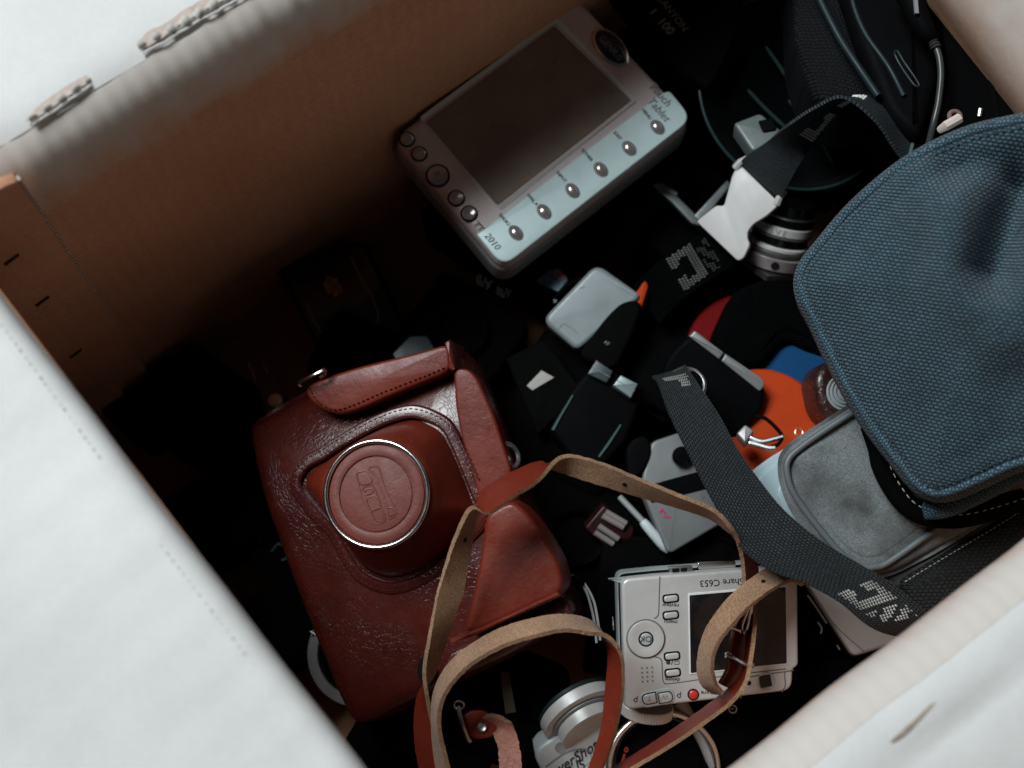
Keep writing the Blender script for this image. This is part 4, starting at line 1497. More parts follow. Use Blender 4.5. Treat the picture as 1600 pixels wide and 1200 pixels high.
# ------------------------------------------------------------------ black webbing neck strap with woven letters
nk = Ribbon([(1020, 592, 1072, 574, .152, 0), (1024, 594, 1074, 578, .168, 0), (1030, 606, 1088, 600, .176, 0), (1046, 650, 1122, 650, .184, 0), (1076, 712, 1150, 700, .189, 0), (1112, 782, 1186, 752, .192, 0), (1152, 850, 1226, 800, .194, 0), (1200, 890, 1282, 846, .196, 0),
             (1262, 914, 1338, 880, .197, 0), (1312, 942, 1392, 912, .197, 0), (1352, 974, 1440, 950, .193, 0), (1392, 988, 1466, 980, .184, 0), (1440, 992, 1486, 984, .172, 0)], 0.026, 10)
ns = thing('neck_strap', 'black webbing neck strap with white woven letters lying diagonally across to the lower right', 'strap')
ns.location = nk.C[0]
NI = Matrix.Translation(-nk.C[0])
M_web = weave('black_webbing', (0.040, 0.050, 0.055), (0.003, 0.004, 0.005), 1.75, 1.35, 0.6, 1.0, 0.0007, 0.18, 0.4, 0.17, 0.2)
link('webbing', nk.mesh(0.0016, 10, 0, 0.0008, NI), [M_web, M_web, M_web], ns)


def sidx(rb, px, py):
    best = None
    for i in range(len(rb.C)):
        w = RCW.transposed() @ (rb.C[i] - CAM)
        d = hypot(800 - FPX * w.x / w.z - px, 600 + FPX * w.y / w.z - py)
        if best is None or d < best[0]:
            best = (d, i)
    return rb.S[best[1]]


LET = [(i, j) for i in range(9) for j in range(15)]


def glyph_c(n=9, m=15, t=3):
    out = []
    for i in range(n):
        for j in range(m):
            arm = j < t or j >= m - t
            bar = i >= n - t
            hook = i < t and (j < t + 2 or j >= m - t - 2)
            if (arm or bar or hook):
                out.append((i, j))
    return out


def glyph_tri(n=7, m=15):
    return [(i, j) for i in range(n) for j in range(m) if (j + i * 1.6) % 7 < 4.2 and j > i * 0.7]


s0 = sidx(nk, 1350, 924)
link('woven_letter', nk.cells(glyph_c(8, 14, 3), s0 - 0.003, 0.14, 0.00165, 0.050, 0.0010, NI), M_thread, ns)
link('woven_letter', nk.cells(glyph_tri(6, 14), s0 + 0.0125, 0.12, 0.00165, 0.052, 0.0010, NI), M_thread, ns)
link('woven_letter', nk.cells([(i, j) for i in range(2) for j in range(14)] + [(i, j) for i in range(2, 5) for j in range(8, 13)], sidx(nk, 1050, 594), 0.2, 0.00165, 0.05, 0.0010, NI), M_thread_grey, ns)

# the ring the strap hangs from
F = flat(1072, 604, 0.166, 10, -5)
kr = thing('split_ring', 'steel split ring at the upper end of the black webbing neck strap', 'ring', F)
k = F.pxm(1072, 604)
for dz in (0, 0.0013):
    link('ring_coil', lathe(torus_prof(29 * k, 0.0009, dz, 8), 48, None, True), M_chrome, kr)

# ------------------------------------------------------------------ white clip with a webbing loop
F = frame3((1096, 330), 0.130, (1178, 400), 0.135, (1160, 250), 0.145)
cp = thing('strap_clip', 'white plastic strap clip with waisted shape and a loop of black lettered webbing', 'strap clip', F)
M_clip = plain('white_plastic', (0.47, 0.455, 0.44), 0.45, 0, 0.06, 60, 0.15, 2600)
cpx = [(1088, 346), (1119, 321), (1131, 322), (1137, 300), (1144, 274), (1152, 259), (1159, 260), (1213, 313), (1219, 318), (1198, 337), (1177, 350), (1168, 362), (1168, 374), (1172, 382), (1162, 403), (1153, 408)]
link('clip_plate', slab(round_poly(F.poly(cpx), 0.0015, 3), 0.0035, 0.0006, 0.0), M_clip, cp)
for a in ((1150, 262, 1168, 246), (1214, 318, 1228, 298)):
    link('clip_jaw', tube([F.loc(a[0], a[1], -0.001), F.loc((a[0] + a[2]) / 2 - 2, (a[1] + a[3]) / 2 - 1, 0.001), F.loc(a[2], a[3], 0.001)], [0.0022, 0.0018, 0.0012], 8), M_clip, cp)
lp = Ribbon([(1158, 256, 1214, 310, .144, 0), (1163, 246, 1222, 305, .152, 0), (1198, 222, 1246, 262, .172, 0), (1236, 194, 1276, 216, .188, 1), (1277, 168, 1306, 178, .200, 1), (1318, 154, 1342, 153, .207, 1), (1366, 190, 1376, 152, .206, 1),
             (1398, 236, 1412, 168, .200, 1), (1420, 262, 1440, 190, .196, 1), (1450, 290, 1478, 216, .190, 1)], 0.030, 10)
CI = F.M.inverted()
M_web2 = weave('dark_webbing', (0.030, 0.042, 0.048), (0.003, 0.004, 0.005), 1.6, 1.2, 0.6, 1.0, 0.0006, 0.2, 0.35, 0.17, 0.2)
link('webbing_loop', lp.mesh(0.0015, 10, 0, 0.0006, CI), [M_web2] * 3, cp)
sL = sidx(lp, 1262, 196)
g1 = [(i, j) for i in range(12) for j in range(9) if j > 5 or i < 4 or (i > 8 and j > 2)]
link('woven_letter', lp.cells(g1, sL - 0.005, 0.42, 0.0015, 0.056, 0.0009, CI), M_thread, cp)
link('woven_letter', lp.cells([(i, j) for i in range(9) for j in range(5)], sL + 0.018, 0.5, 0.0015, 0.06, 0.0009, CI), M_thread, cp)
st = [lp.at(sidx(lp, 1424, 222), v)[0] + lp.at(sidx(lp, 1424, 222), v)[1] * -0.0012 for v in (0.03, 0.5, 0.97)]
link('bar_tack', tube([CI @ p for p in st], 0.0009, 6), plain('grey_bar_tack', (0.06, 0.10, 0.10), 0.7), cp)

# ------------------------------------------------------------------ thin metal bracket beside the clip
F = frame3((1090, 352), 0.108, (1150, 300), 0.110, (1022, 290), 0.108)
br = thing('metal_bracket', 'thin bent steel bracket tucked behind the white strap clip', 'bracket', F)
for pts in ([(1020, 290), (1032, 286), (1048, 296), (1092, 340), (1092, 352), (1080, 348), (1050, 316)], [(1084, 338), (1136, 282), (1142, 290), (1096, 348)], [(1020, 288), (1034, 286), (1060, 302), (1056, 308)]):
    link('bracket_arm', slab(F.poly(pts), 0.0035, 0.0006, 0.001 if len(pts) == 4 else 0.0), plain('bracket_steel', (0.22, 0.24, 0.24), 0.4, 0.6), br)

# ------------------------------------------------------------------ chrome lens lying on its side
AX = (U(1198, 428, .112) - U(1236, 300, .142)).normalized()
fx = AX.cross(Vector((0, 0, 1))).normalized()
F = Frame(U(1229, 318, .100), fx, Vector(fx).cross(AX) * -1)
LM = Matrix.Translation(U(1235, 312, .130)) @ AX.to_track_quat('Z', 'Y').to_matrix().to_4x4()
ln = thing('vintage_lens', 'small black and silver vintage lens lying on its side between white clip and blue bag', 'lens')
ln.matrix_world = LM
Ln = 0.036
for z0, z1, r0, r1, mt, nm in ((0.000, 0.006, 0.0135, 0.0140, M_gloss, 'barrel'), (0.006, 0.0075, 0.0150, 0.0155, M_steel, 'silver_band'), (0.0075, 0.0115, 0.0155, 0.0155, M_black, 'grip_ring'), (0.0115, 0.0165, 0.0160, 0.0160, M_silver, 'scale_ring'),
                               (0.0165, 0.0180, 0.0163, 0.0163, M_steel, 'silver_band'), (0.0180, 0.0225, 0.0150, 0.0150, M_gloss, 'barrel'), (0.0225, 0.0250, 0.0165, 0.0165, M_silver, 'silver_band'), (0.0250, 0.0280, 0.0172, 0.0172, M_steel, 'grip_ring'),
                               (0.0280, 0.0350, 0.0182, 0.0178, plain('dark_taupe_metal', (0.24, 0.205, 0.205), 0.38, 0.3), 'mount_ring')):
    link(nm, lathe([(r0 - 0.001, z0 + 0.00003), (r0, z0 + 0.0005), (r1, z1 - 0.0005), (r1 - 0.001, z1 - 0.00003)], 48), mt, ln)
inv = LM.inverted()
cv = (inv.to_3x3() @ (CAM - U(1215, 370, .11)))
ca = atan2(cv.y, cv.x)
hl = bmesh.new()
d = Vector((cos(ca - 0.12), sin(ca - 0.12), 0))
add_lathe(hl, [(0.0022, -0.0004), (0.0022, 0.0002), (0.0003, 0.0001)], 18, Matrix.Translation(d * 0.0181 + Vector((0, 0, 0.0315))) @ d.to_track_quat('Z', 'Y').to_matrix().to_4x4())
link('mount_hole', hl, M_hole, ln)
for q, chh in enumerate('SVE'):
    a = ca + 0.30 - q * 0.22
    d = Vector((cos(a), sin(a), 0))
    cu = text(chh, Frame((0, 0, 0), (1, 0, 0), (0, 1, 0)), 800, 600, 10, 0, M_inkgrey, None)
    me = cu.data
    xs = [v.co.x for v in me.vertices]
    ys = [v.co.y for v in me.vertices]
    w = max(ys) - min(ys)
    sx = 0.0030 / w
    cen = Vector(((max(xs) + min(xs)) / 2, (max(ys) + min(ys)) / 2, 0))
    tx = Vector((sin(a), -cos(a), 0)) * -1
    up_ = Vector((0, 0, -1))
    if tx.cross(up_).dot(d) < 0:
        tx = -tx
    for v in me.vertices:
        l = (v.co - cen)
        v.co = d * (0.0161 + (0.0001 if l.z > 0 else 0)) + Vector((0, 0, 0.0140)) + tx * l.x * sx + up_ * l.y * sx
    cu.parent = ln
pl = bmesh.new()
add_box(pl, (0, 0, 0.0375), (0.0165, 0.0, 0), (0, 0.0165, 0), (0, 0, 0.0014))
pl.transform(Matrix.Rotation(ca + pi / 4, 4, 'Z'))
link('mount_plate', pl, M_steel, ln)

# ------------------------------------------------------------------ black reflector dish behind
F = flat(1247, 142, 0.138, -6, 6)
k = F.pxm(1247, 142)
dh = thing('round_dish', 'large shallow glossy black round dish with thin teal rim', 'dish', F)
R = 152 * k
link('dish', lathe([(R * 0.4, -0.02), (R * 0.98, -0.0005), (R, 0), (R * 0.985, 0.0003), (R * 0.75, -0.010), (R * 0.3, -0.016), (0.0004, -0.017)], 80), M_gloss, dh)
link('rim', lathe(torus_prof(R, 0.0009, 0, 8), 96, None, True), plain('teal_rim', (0.010, 0.032, 0.032), 0.45, spec=0.25), dh)
for pts in ([(1196, 72), (1226, 116), (1262, 176)], [(1168, 140), (1196, 170), (1228, 200)], [(1232, 156), (1250, 180)], [(1276, 208), (1294, 240), (1308, 272)]):  # teal strokes paint reflections in the dish as thin raised lines
    link('reflection_line', tube(crm([F.loc(x, y, -0.008) for x, y in pts], 5), [0.0004] + [0.0010] * (len(crm(pts if False else [Vector((x, y, 0)) for x, y in pts], 5)) - 2) + [0.0004], 6), plain('teal_sheen', (0.025, 0.048, 0.048), 0.4, spec=0.25), dh)

# small camera lying by the dish
F = flat(1186, 206, 0.155, 8, -6)
sc_ = thing('small_gadget', 'small grey plastic gadget half hidden under the webbing loop', 'gadget', F)
link('gadget_body', slab(round_poly(F.poly([(1146, 192), (1188, 176), (1226, 208), (1196, 232), (1176, 236)]), 0.002, 3), 0.012, 0.0015), plain('grey_green_plastic', (0.11, 0.135, 0.13), 0.35), sc_)
link('gadget_button', slab(round_poly(F.poly([(1184, 190), (1206, 186), (1214, 204), (1192, 208)]), 0.001, 2), 0.002, 0.0006, 0.0012), M_black, sc_)

# ------------------------------------------------------------------ black mesh pouch and black camera at the top right
F = flat(1300, 70, 0.190, 6, -4)
mp = thing('mesh_pouch', 'black honeycomb mesh pouch standing behind the webbing loop', 'pouch', F)
M_mesh = weave('mesh_cloth', (0.005, 0.0075, 0.0095), (0.0006, 0.0006, 0.0006), 2.4, 1.8, 0.6, 1.0, 0.0008, 0.1, 0.25, 0.14, 0.1)
link('pouch_body', pillow(round_poly(F.poly([(1240, -60), (1330, -70), (1390, 150), (1330, 170), (1272, 150), (1244, 60)]), 0.006, 3), 90, 0.04, 0.008, 0.004, 12, None, 0.3), M_mesh, mp)
F = flat(1400, 70, 0.205, 5, -3)
bc = thing('black_camera', 'glossy black camera with curved raised edges in the top right of the box', 'camera', F)
link('body', slab(round_poly(F.poly([(1300, -60), (1440, -80), (1470, 120), (1440, 220), (1390, 180), (1340, 60)]), 0.008, 5), 0.05, 0.006, 0.0, 6), M_black, bc)
M_teal = plain('teal_black_plastic', (0.008, 0.018, 0.021), 0.5, spec=0.25)
link('glint_ridge', tube(crm([F.loc(x, y, 0.0005) for x, y in ((1268, -30), (1284, 6), (1312, 60), (1342, 106), (1372, 150))], 8), 0.0018, 10), M_teal, bc)  # teal tint paints the glints along the curved edges
link('glint_ridge', tube(crm([F.loc(x, y, 0.0005) for x, y in ((1328, -20), (1336, 16), (1354, 56), (1388, 104), (1412, 150))], 8), 0.0013, 10), M_teal, bc)
gpath([(1398, 84), (1402, 80), (1412, 96), (1430, 122), (1436, 134), (1428, 132), (1408, 104)], 0.0005, 'button_outline', True, bc, F, M_teal, 0.0005)
# cable with moulded plug
cbp = [U(x, y, z) for x, y, z in ((1462, 72, .2170), (1468, 92, .2170), (1470, 120, .2160), (1466, 160, .2150), (1459, 192, .2130), (1450, 230, .2070))]
cbl = thing('usb_cable', 'dark grey cable with a moulded plug hanging in the top right corner', 'cable')
cbl.location = cbp[0]
CB = Matrix.Translation(-cbp[0])
M_cable = plain('grey_cable', (0.035, 0.036, 0.036), 0.35)
link('cord', tube([CB @ p for p in crm(cbp, 8)], 0.0016, 10), M_cable, cbl)
pp = crm([U(x, y, z) for x, y, z in ((1412, -20, .2170), (1424, 4, .2180), (1436, 30, .2180), (1448, 50, .2180), (1456, 62, .2170), (1462, 72, .2170))], 5)
link('plug', tube([CB @ p for p in pp], [0.0058 - 0.0038 * (i / (len(pp) - 1)) ** 2 for i in range(len(pp))], 12), M_black, cbl)
for q in (66, 70, 74):
    link('strain_relief', lathe(torus_prof(0.0021, 0.0006, 0, 6), 16, CB @ Matrix.Translation(U(1457 + (q - 64) * 0.5, q, .2172)) @ (U(1468, 92, .2170) - U(1456, 62, .2170)).normalized().to_track_quat('Z', 'Y').to_matrix().to_4x4(), True), M_cable, cbl)
bm = bmesh.new()
add_box(bm, CB @ U(1431, 8, .2240), (0.0009, 0, 0), (0, 0.0045, 0), (0, 0, 0.0006))
bm.transform(Matrix.Identity(4))
link('plug_label', bm, plain('grey_label', (0.22, 0.22, 0.23), 0.4), cbl)

F = flat(1520, 120, 0.205, 12, -4)  # added black block, keeps the wall behind it dark
tc_ = thing('tall_black_filler', 'added tall matt black filler darkening the far right wall above the blue bag', 'case', F)
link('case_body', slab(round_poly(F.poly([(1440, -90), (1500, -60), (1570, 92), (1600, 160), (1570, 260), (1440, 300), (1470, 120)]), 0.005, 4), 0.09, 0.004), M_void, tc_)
link('zip', tube(crm([F.loc(x, y, 0.0004) for x, y in ((1480, -60), (1536, 80), (1560, 190))], 6), 0.0012, 6), M_rubber, tc_)
link('zip_puller', tube([F.loc(1530, 182, 0.001), F.loc(1532, 170, 0.002)], 0.0012, 8), M_steel, tc_)

# black strap with small grey lettering
F = flat(1046, 34, 0.150, 3, 0)
tg = thing('lettered_black_case', 'flat black case with faint grey printed lettering above the tablet', 'case', F)
link('case_body', slab(round_poly(F.poly([(930, -60), (1010, -110), (1180, -110), (1150, 60), (1110, 140), (1060, 110)]), 0.004, 4), 0.02, 0.003), M_rubber, tg)
text('CANYON', F, 1050, 20, 16, -52, M_inkgrey, tg, 0.0002)
text('100', F, 1040, 41, 20, -48, M_inkgrey, tg, 0.0002, bold=0.02)
text('1', F, 1021, 18, 15, -48, M_inkgrey, tg, 0.0002, bold=0.04)

# ------------------------------------------------------------------ left, dark side of the pile
F = flat(530, 470, 0.062, 2, 3)
ic = thing('folding_camera', 'black camera with a fine gold outline and small gold print beside the brown wall', 'camera', F)
M_gold = plain('gold_print', (0.62, 0.36, 0.12), 0.5, 0.4)
link('body', slab(round_poly(F.poly([(430, 420), (570, 370), (640, 520), (520, 590)]), 0.006, 4), 0.03, 0.004), M_gloss, ic)
gl = [(548, 402), (562, 430), (584, 470), (591, 492), (588, 506), (578, 516), (550, 532), (530, 543), (520, 543), (510, 534), (500, 516), (484, 488), (478, 470)]
gpath(gl, 0.00032, 'gold_outline', False, ic, F, plain('dim_gold', (0.50, 0.33, 0.18), 0.45, 0.4), 0.0002)
for i, s in enumerate(('MINI', 'COLOR', 'AUTO')):
    text(s, F, 519 + (i - 1) * 8, 448 - (i - 1) * 2, 9.5, -66, M_gold, ic, 0.0002, bold=0.03)
text('35', F, 545, 500, 8, 25, M_inkgrey, ic, 0.0002)
F = flat(430, 605, 0.080, 4, -10)
gd = thing('flash_cube_holder', 'small grey plastic holder with a cream lens, peeping out above the leather case', 'gadget', F)
link('holder', slab(round_poly(F.poly([(402, 600), (430, 588), (446, 622), (416, 650)]), 0.001, 2), 0.012, 0.001), plain('dark_grey_plastic', (0.05, 0.05, 0.052), 0.5), gd)
link('lens', lathe([(0.0040, -0.001), (0.0038, 0.0008), (0.0028, 0.0018), (0.0003, 0.0022)], 24, Matrix.Translation(F.loc(430, 626))), plain('cream_lens', (0.75, 0.52, 0.32), 0.3), gd)
for q in ((388, 566, 400, 596), (410, 560, 420, 586)):
    link('prong', tube([F.loc(q[0], q[1], -0.004), F.loc(q[2], q[3], -0.001)], 0.0008, 6), M_steel, gd)
# teal scraps seen round the leather case
F = flat(430, 850, 0.060, 0, 4)
lw = thing('teal_lettered_strap', 'dark strap with a teal woven letter sticking out left of the leather case', 'strap', F)
link('strap_band', slab(F.poly([(380, 850), (440, 820), (500, 900), (450, 940)]), 0.002, 0.0004), M_nylon, lw)
gpath([(404, 846), (418, 834), (430, 832), (434, 836)], 0.0009, 'woven_letter', False, lw, F, plain('teal_thread', (0.045, 0.11, 0.105), 0.8), 0.0004)
gpath([(424, 862), (436, 850), (446, 858), (450, 870), (440, 876)], 0.0007, 'woven_letter', False, lw, F, bpy.data.materials['teal_thread'], 0.0004)
F = flat(640, 545, 0.085, 3, 3)
tb_ = thing('teal_box', 'small dark teal plastic box peeping out above the leather case flap', 'box', F)
link('box_body', slab(round_poly(F.poly([(612, 552), (640, 524), (668, 524), (690, 560), (630, 590)]), 0.001, 2), 0.02, 0.001), plain('dark_teal', (0.010, 0.032, 0.035), 0.35), tb_)
link('screw', lathe([(0.0011, 0), (0.0011, 0.0008), (0.0003, 0.001)], 14, Matrix.Translation(flat(640, 545, 0.085, 3, 3).loc(630, 574))), M_steel, tb_)
# steel lens flange by the left flank
F = flat(532, 1012, 0.078, 10, 4)
k = F.pxm(532, 1012)
fg = thing('lens_flange', 'flat steel ring flange with a small screw tucked under the leather case at left', 'lens flange', F)
c = F.loc(560, 1020)
R = 80 * k
link('flange_ring', lathe([(R - 0.0055, -0.0018), (R - 0.0003, -0.0018), (R, -0.0013), (R, 0), (R - 0.0003, 0.0003), (R - 0.0052, 0.0003), (R - 0.0055, 0)], 72, Matrix.Translation(c), True), plain('grey_steel', (0.16, 0.15, 0.15), 0.5, 0.4), fg)
q = F.loc(489, 989)
link('screw', lathe([(0.0017, 0), (0.0017, 0.0007), (0.0013, 0.0010), (0.0003, 0.0010)], 18, Matrix.Translation(q)), M_black, fg)
gpath([(485, 986), (493, 992)], 0.0003, 'screw_slot', False, fg, F, M_steel, 0.0010)
gpath([(492, 985), (486, 993)], 0.0003, 'screw_slot', False, fg, F, M_steel, 0.0010)
link('lens_throat', lathe([(R - 0.006, -0.02), (R - 0.006, -0.002), (R - 0.007, -0.001), (R - 0.010, -0.012), (0.0005, -0.012)], 48, Matrix.Translation(c)), M_gloss, fg)

# ------------------------------------------------------------------ middle of the pile
F = frame3((848, 502), 0.110, (906, 548), 0.110, (932, 412), 0.118)
sb_ = thing('silver_camera', 'plain silver grey camera end with rounded corners left of the orange lid', 'camera', F)
M_sgrey = plain('worn_silver_grey', (0.25, 0.29, 0.295), 0.42, 0.15, 0.07, 60, 0.08, 1800, dust=0.25)
link('shell', slab(round_poly(F.poly([(846, 500), (902, 548), (1004, 462), (932, 411)]), [0.006, 0.004, 0.004, 0.006], 6), 0.014, 0.0026, 0.0, 7), M_sgrey, sb_)
link('grip', slab(round_poly(F.poly([(900, 556), (924, 526), (950, 492), (972, 472), (992, 468), (1004, 476), (990, 520), (960, 580)], 0.002), 0.006, 4), 0.016, 0.002, 0.0022), M_rubber, sb_)
gpath([(866, 476), (868, 468), (880, 452), (896, 440), (910, 436)], 0.0010, 'cord_lug', False, sb_, F, M_black, -0.004)
link('lug_tip', lathe([(0.0012, -0.001), (0.0014, 0.001), (0.0004, 0.0022)], 14, Matrix.Translation(F.loc(866, 470, -0.002))), M_chrome, sb_)
gpath([(872, 514), (882, 506), (902, 520), (904, 530)], 0.0002, 'panel_gap', False, sb_, F, M_tside, 0.0001)
gpath([(906, 450), (914, 448)], 0.0003, 'scratch', False, sb_, F, M_tside, 0.0001)
text('AF', F, 948, 536, 8, -30, M_inkgrey, sb_, 0.0024)
# colourful blurred memory card
F = flat(865, 438, 0.104, 14, -10)
mc = thing('memory_card', 'small blue and pink memory card wedged behind the silver camera end', 'memory card', F)
link('card', slab(round_poly(F.poly([(838, 438), (858, 420), (888, 436), (872, 456)]), 0.001, 2), 0.002, 0.0004), plain('slate_blue_card', (0.10, 0.17, 0.22), 0.4, var=0.5, nscale=300), mc)
link('card_label', slab(F.poly([(860, 424), (872, 420), (886, 434), (876, 440)]), 0.0006, 0.0001, 0.0006), plain('pink_label', (0.36, 0.14, 0.13), 0.5), mc)

# black flash with steel plugs
F = frame3((850, 690), 0.112, (960, 720), 0.112, (910, 560), 0.116)
fu = thing('black_flash', 'black flash unit with two square steel tabs and thin teal glints painted along its edges', 'flash', F)
link('body', slab(round_poly(F.poly([(858, 670), (892, 610), (930, 566), (1010, 606), (978, 690), (940, 730), (900, 720)]), 0.004, 4), 0.035, 0.0025), M_black, fu)
for pts, m_, h in (([(918, 584), (932, 562), (958, 580), (948, 598)], plain('dim_steel', (0.06, 0.08, 0.08), 0.35, 0.3), 0.004), ([(958, 602), (970, 586), (997, 600), (986, 622)], plain('bright_tab', (0.26, 0.33, 0.33), 0.35, 0.4), 0.006)):
    t_ = link('steel_tab', slab(round_poly(F.poly(pts, h), 0.0004, 2), 0.006, 0.0006, h), m_, fu)
    a, b = [(pts[0][i] + pts[1][i]) / 2 for i in (0, 1)], [(pts[2][i] + pts[3][i]) / 2 for i in (0, 1)]
    gpath([a, b], 0.00018, 'tab_seam', False, t_, F, M_tside, h + 0.0001)
M_glint = plain('edge_glint', (0.06, 0.12, 0.11), 0.4, 0.2)  # thin teal strips paint reflections on the flash's edges
link('edge_glint', tube([F.loc(864, 672, 0.0004), F.loc(876, 650, 0.0006), F.loc(895, 618, 0.0004)], [0.0009, 0.0007, 0.0005], 6), M_glint, fu)
link('edge_glint', tube([F.loc(936, 714, 0.0004), F.loc(952, 692, 0.0006), F.loc(970, 664, 0.0004)], [0.0006, 0.0008, 0.0005], 6), M_glint, fu)
# cream label on a dark film box
F = flat(845, 596, 0.106, 8, 6)
fb_ = thing('black_film_box', 'black film box with a plain cream label right of the leather case', 'film box', F)
link('box_body', slab(round_poly(F.poly([(790, 560), (850, 530), (910, 610), (840, 680)]), 0.002, 3), 0.025, 0.001), M_rubber, fb_)
link('label', slab(F.poly([(823, 603), (846, 579), (866, 590), (832, 610)]), 0.0008, 0.0001, 0.0006), plain('cream_label', (0.36, 0.34, 0.31), 0.6), fb_)

# knitted letters on a black strap under the clip
rb1 = Ribbon([(1130, 350, 1170, 400, .118, 0), (1082, 372, 1118, 432, .120, 0), (1034, 404, 1070, 466, .118, 0), (990, 446, 1030, 506, .108, 0)], 0.027, 8)
ks = thing('lettered_strap', 'black strap with a pale knitted letter between the silver camera end and white clip', 'strap')
ks.location = rb1.C[0]
KI = Matrix.Translation(-rb1.C[0])
link('strap_band', rb1.mesh(0.0018, 8, 0, 0, KI), [M_nylon] * 3, ks)
sk = sidx(rb1, 1074, 416)
link('woven_letter', rb1.cells([(8 - i, j) for i, j in glyph_c(9, 14, 3)], sk - 0.0065, 0.10, 0.00175, 0.058, 0.0012, KI), M_thread_grey, ks)
link('woven_letter', rb1.cells(glyph_tri(5, 14), sk - 0.0155, 0.10, 0.0016, 0.058, 0.0012, KI), plain('dim_thread', (0.11, 0.12, 0.115), 0.9), ks)
rb2 = Ribbon([(735, 450, 790, 480, .085, 0), (745, 425, 805, 455, .088, 0), (770, 395, 830, 425, .088, 0)], 0.024, 8)
ks2 = thing('dim_lettered_strap', 'black strap with grey knitted letters under the lower corner of the tablet', 'strap')
ks2.location = rb2.C[0]
KI2 = Matrix.Translation(-rb2.C[0])
link('strap_band', rb2.mesh(0.0018, 8, 0, 0, KI2), [M_nylon] * 3, ks2)
link('woven_letter', rb2.cells([(i, j) for i in range(5) for j in range(16) if j not in (7, 8, 9) and (i + j) % 5 != 0 and i < 4 - (j % 6) * 0.3], sidx(rb2, 768, 442) - 0.004, 0.06, 0.0014, 0.056, 0.0012, KI2), M_thread_grey, ks2)

# coloured discs
M_or = plain('orange_plastic', (0.42, 0.038, 0.002), 0.6, 0, 0.10, 40, 0.25, 1500, spec=0.18)
M_bl = plain('blue_plastic', (0.002, 0.045, 0.13), 0.6, 0, 0.1, 40, 0.1, spec=0.12)
M_rd = plain('red_plastic', (0.12, 0.002, 0.003), 0.65, 0, 0.1, 40, 0.1, spec=0.08)
for nm, lab, px, py, r, z, mt in (('round_case', 'orange round plastic case with a tiny eyelet beside the grey pouch', 1192, 672, 101, .128, M_or), ('round_case', 'blue round plastic case half covered by the orange one', 1262, 604, 88, .118, M_bl),
                                  ('round_case', 'red round plastic case mostly hidden under black gear above the orange case', 1168, 545, 92, .108, M_rd)):
    F = flat(px, py, z, 3, -2)
    k = F.pxm(px, py)
    o = thing(nm, lab, 'round case', F, 'coloured round cases')
    R = r * k
    link('case_lid', lathe([(R - 0.001, -0.006), (R, -0.005), (R, -0.0012), (R - 0.0012, 0), (R * 0.5, 0.0006), (0.0005, 0.0008)], 72), mt, o)
    link('case_rim', lathe(torus_prof(R - 0.0004, 0.0010, -0.005, 8), 72, None, True), mt, o)
    if mt is M_or:
        c = F.loc(1248, 676)
        link('eyelet', lathe(torus_prof(0.0019, 0.0005, 0.0006, 8), 24, Matrix.Translation(c), True), plain('copper_eyelet', (0.6, 0.33, 0.22), 0.3, 0.8), o)
F = flat(1004, 450, 0.116, 0, 6)
oc_ = thing('orange_film_tin', 'small bright orange tin corner showing above the silver camera end', 'tin', F)
link('tin_body', slab(round_poly(F.poly([(984, 472), (1008, 437), (1014, 446), (1000, 490)]), 0.002, 3), 0.02, 0.001), M_or, oc_)

# black phone with a grey metal edge
F = frame3((1040, 600), 0.134, (1160, 680), 0.130, (1085, 520), 0.144)
ph = thing('black_phone', 'black slab phone with a two piece grey metal edge left of the orange case', 'phone', F)
link('body', slab(round_poly(F.poly([(1080, 524), (1196, 602), (1192, 640), (1152, 690), (1090, 680), (1030, 620), (1040, 560)]), [0.003, 0.004, 0.008, 0.01, 0.01, 0.01, 0.01], 4), 0.014, 0.002), M_black, ph)
M_edge = plain('grey_metal_edge', (0.26, 0.265, 0.26), 0.4, 0.35)
link('metal_edge', slab(round_poly(F.poly([(1077, 526), (1086, 517), (1131, 551), (1124, 562)], 0.001), 0.0005, 2), 0.006, 0.0008, 0.0012), M_edge, ph)
link('metal_edge', slab(round_poly(F.poly([(1127, 564), (1134, 553), (1192, 592), (1196, 602), (1187, 612)], 0.001), [0.0005, 0.0005, 0.002, 0.002, 0.001], 3), 0.006, 0.0008, 0.0012), M_edge, ph)
# dark blue case under the phone / over the discs
F = flat(1180, 520, 0.124, -3, -4)
dc = thing('black_bag_corner', 'black nylon bag lying over the blue and red round cases', 'bag', F)
link('bag_body', pillow(round_poly(F.poly([(1148, 452), (1200, 430), (1262, 440), (1340, 540), (1312, 562), (1258, 542), (1240, 530), (1222, 536), (1196, 566), (1150, 580), (1112, 545), (1124, 505)]), 0.004, 3), 100, 0.02, 0.005, 0.002, 10), M_nylon, dc)

# metal ended cable loops
F = flat(1165, 682, 0.146, 10, -8)
cl_ = thing('short_cable', 'short braided cable with a square metal plug on the edge of the orange case', 'cable', F)
link('plug', slab(round_poly(F.poly([(1150, 680), (1164, 666), (1178, 676), (1164, 696)]), 0.001, 2), 0.008, 0.001, 0.003), plain('dull_plug', (0.33, 0.31, 0.31), 0.4, 0.4), cl_)
for pts, r, mt in (([(1172, 684), (1190, 690), (1210, 686), (1224, 682)], 0.0012, M_steel), ([(1170, 692), (1186, 696), (1200, 700), (1212, 700)], 0.0013, M_steel), ([(1180, 650), (1196, 654), (1212, 668), (1222, 682), (1216, 694), (1206, 698)], 0.0009, M_black)):
    cp_ = crm([F.loc(x, y, 0.001) for x, y in pts], 8)
    link('cord', tube(cp_, [r * (1 + 0.12 * (i % 2)) for i in range(len(cp_))], 8), mt, cl_)

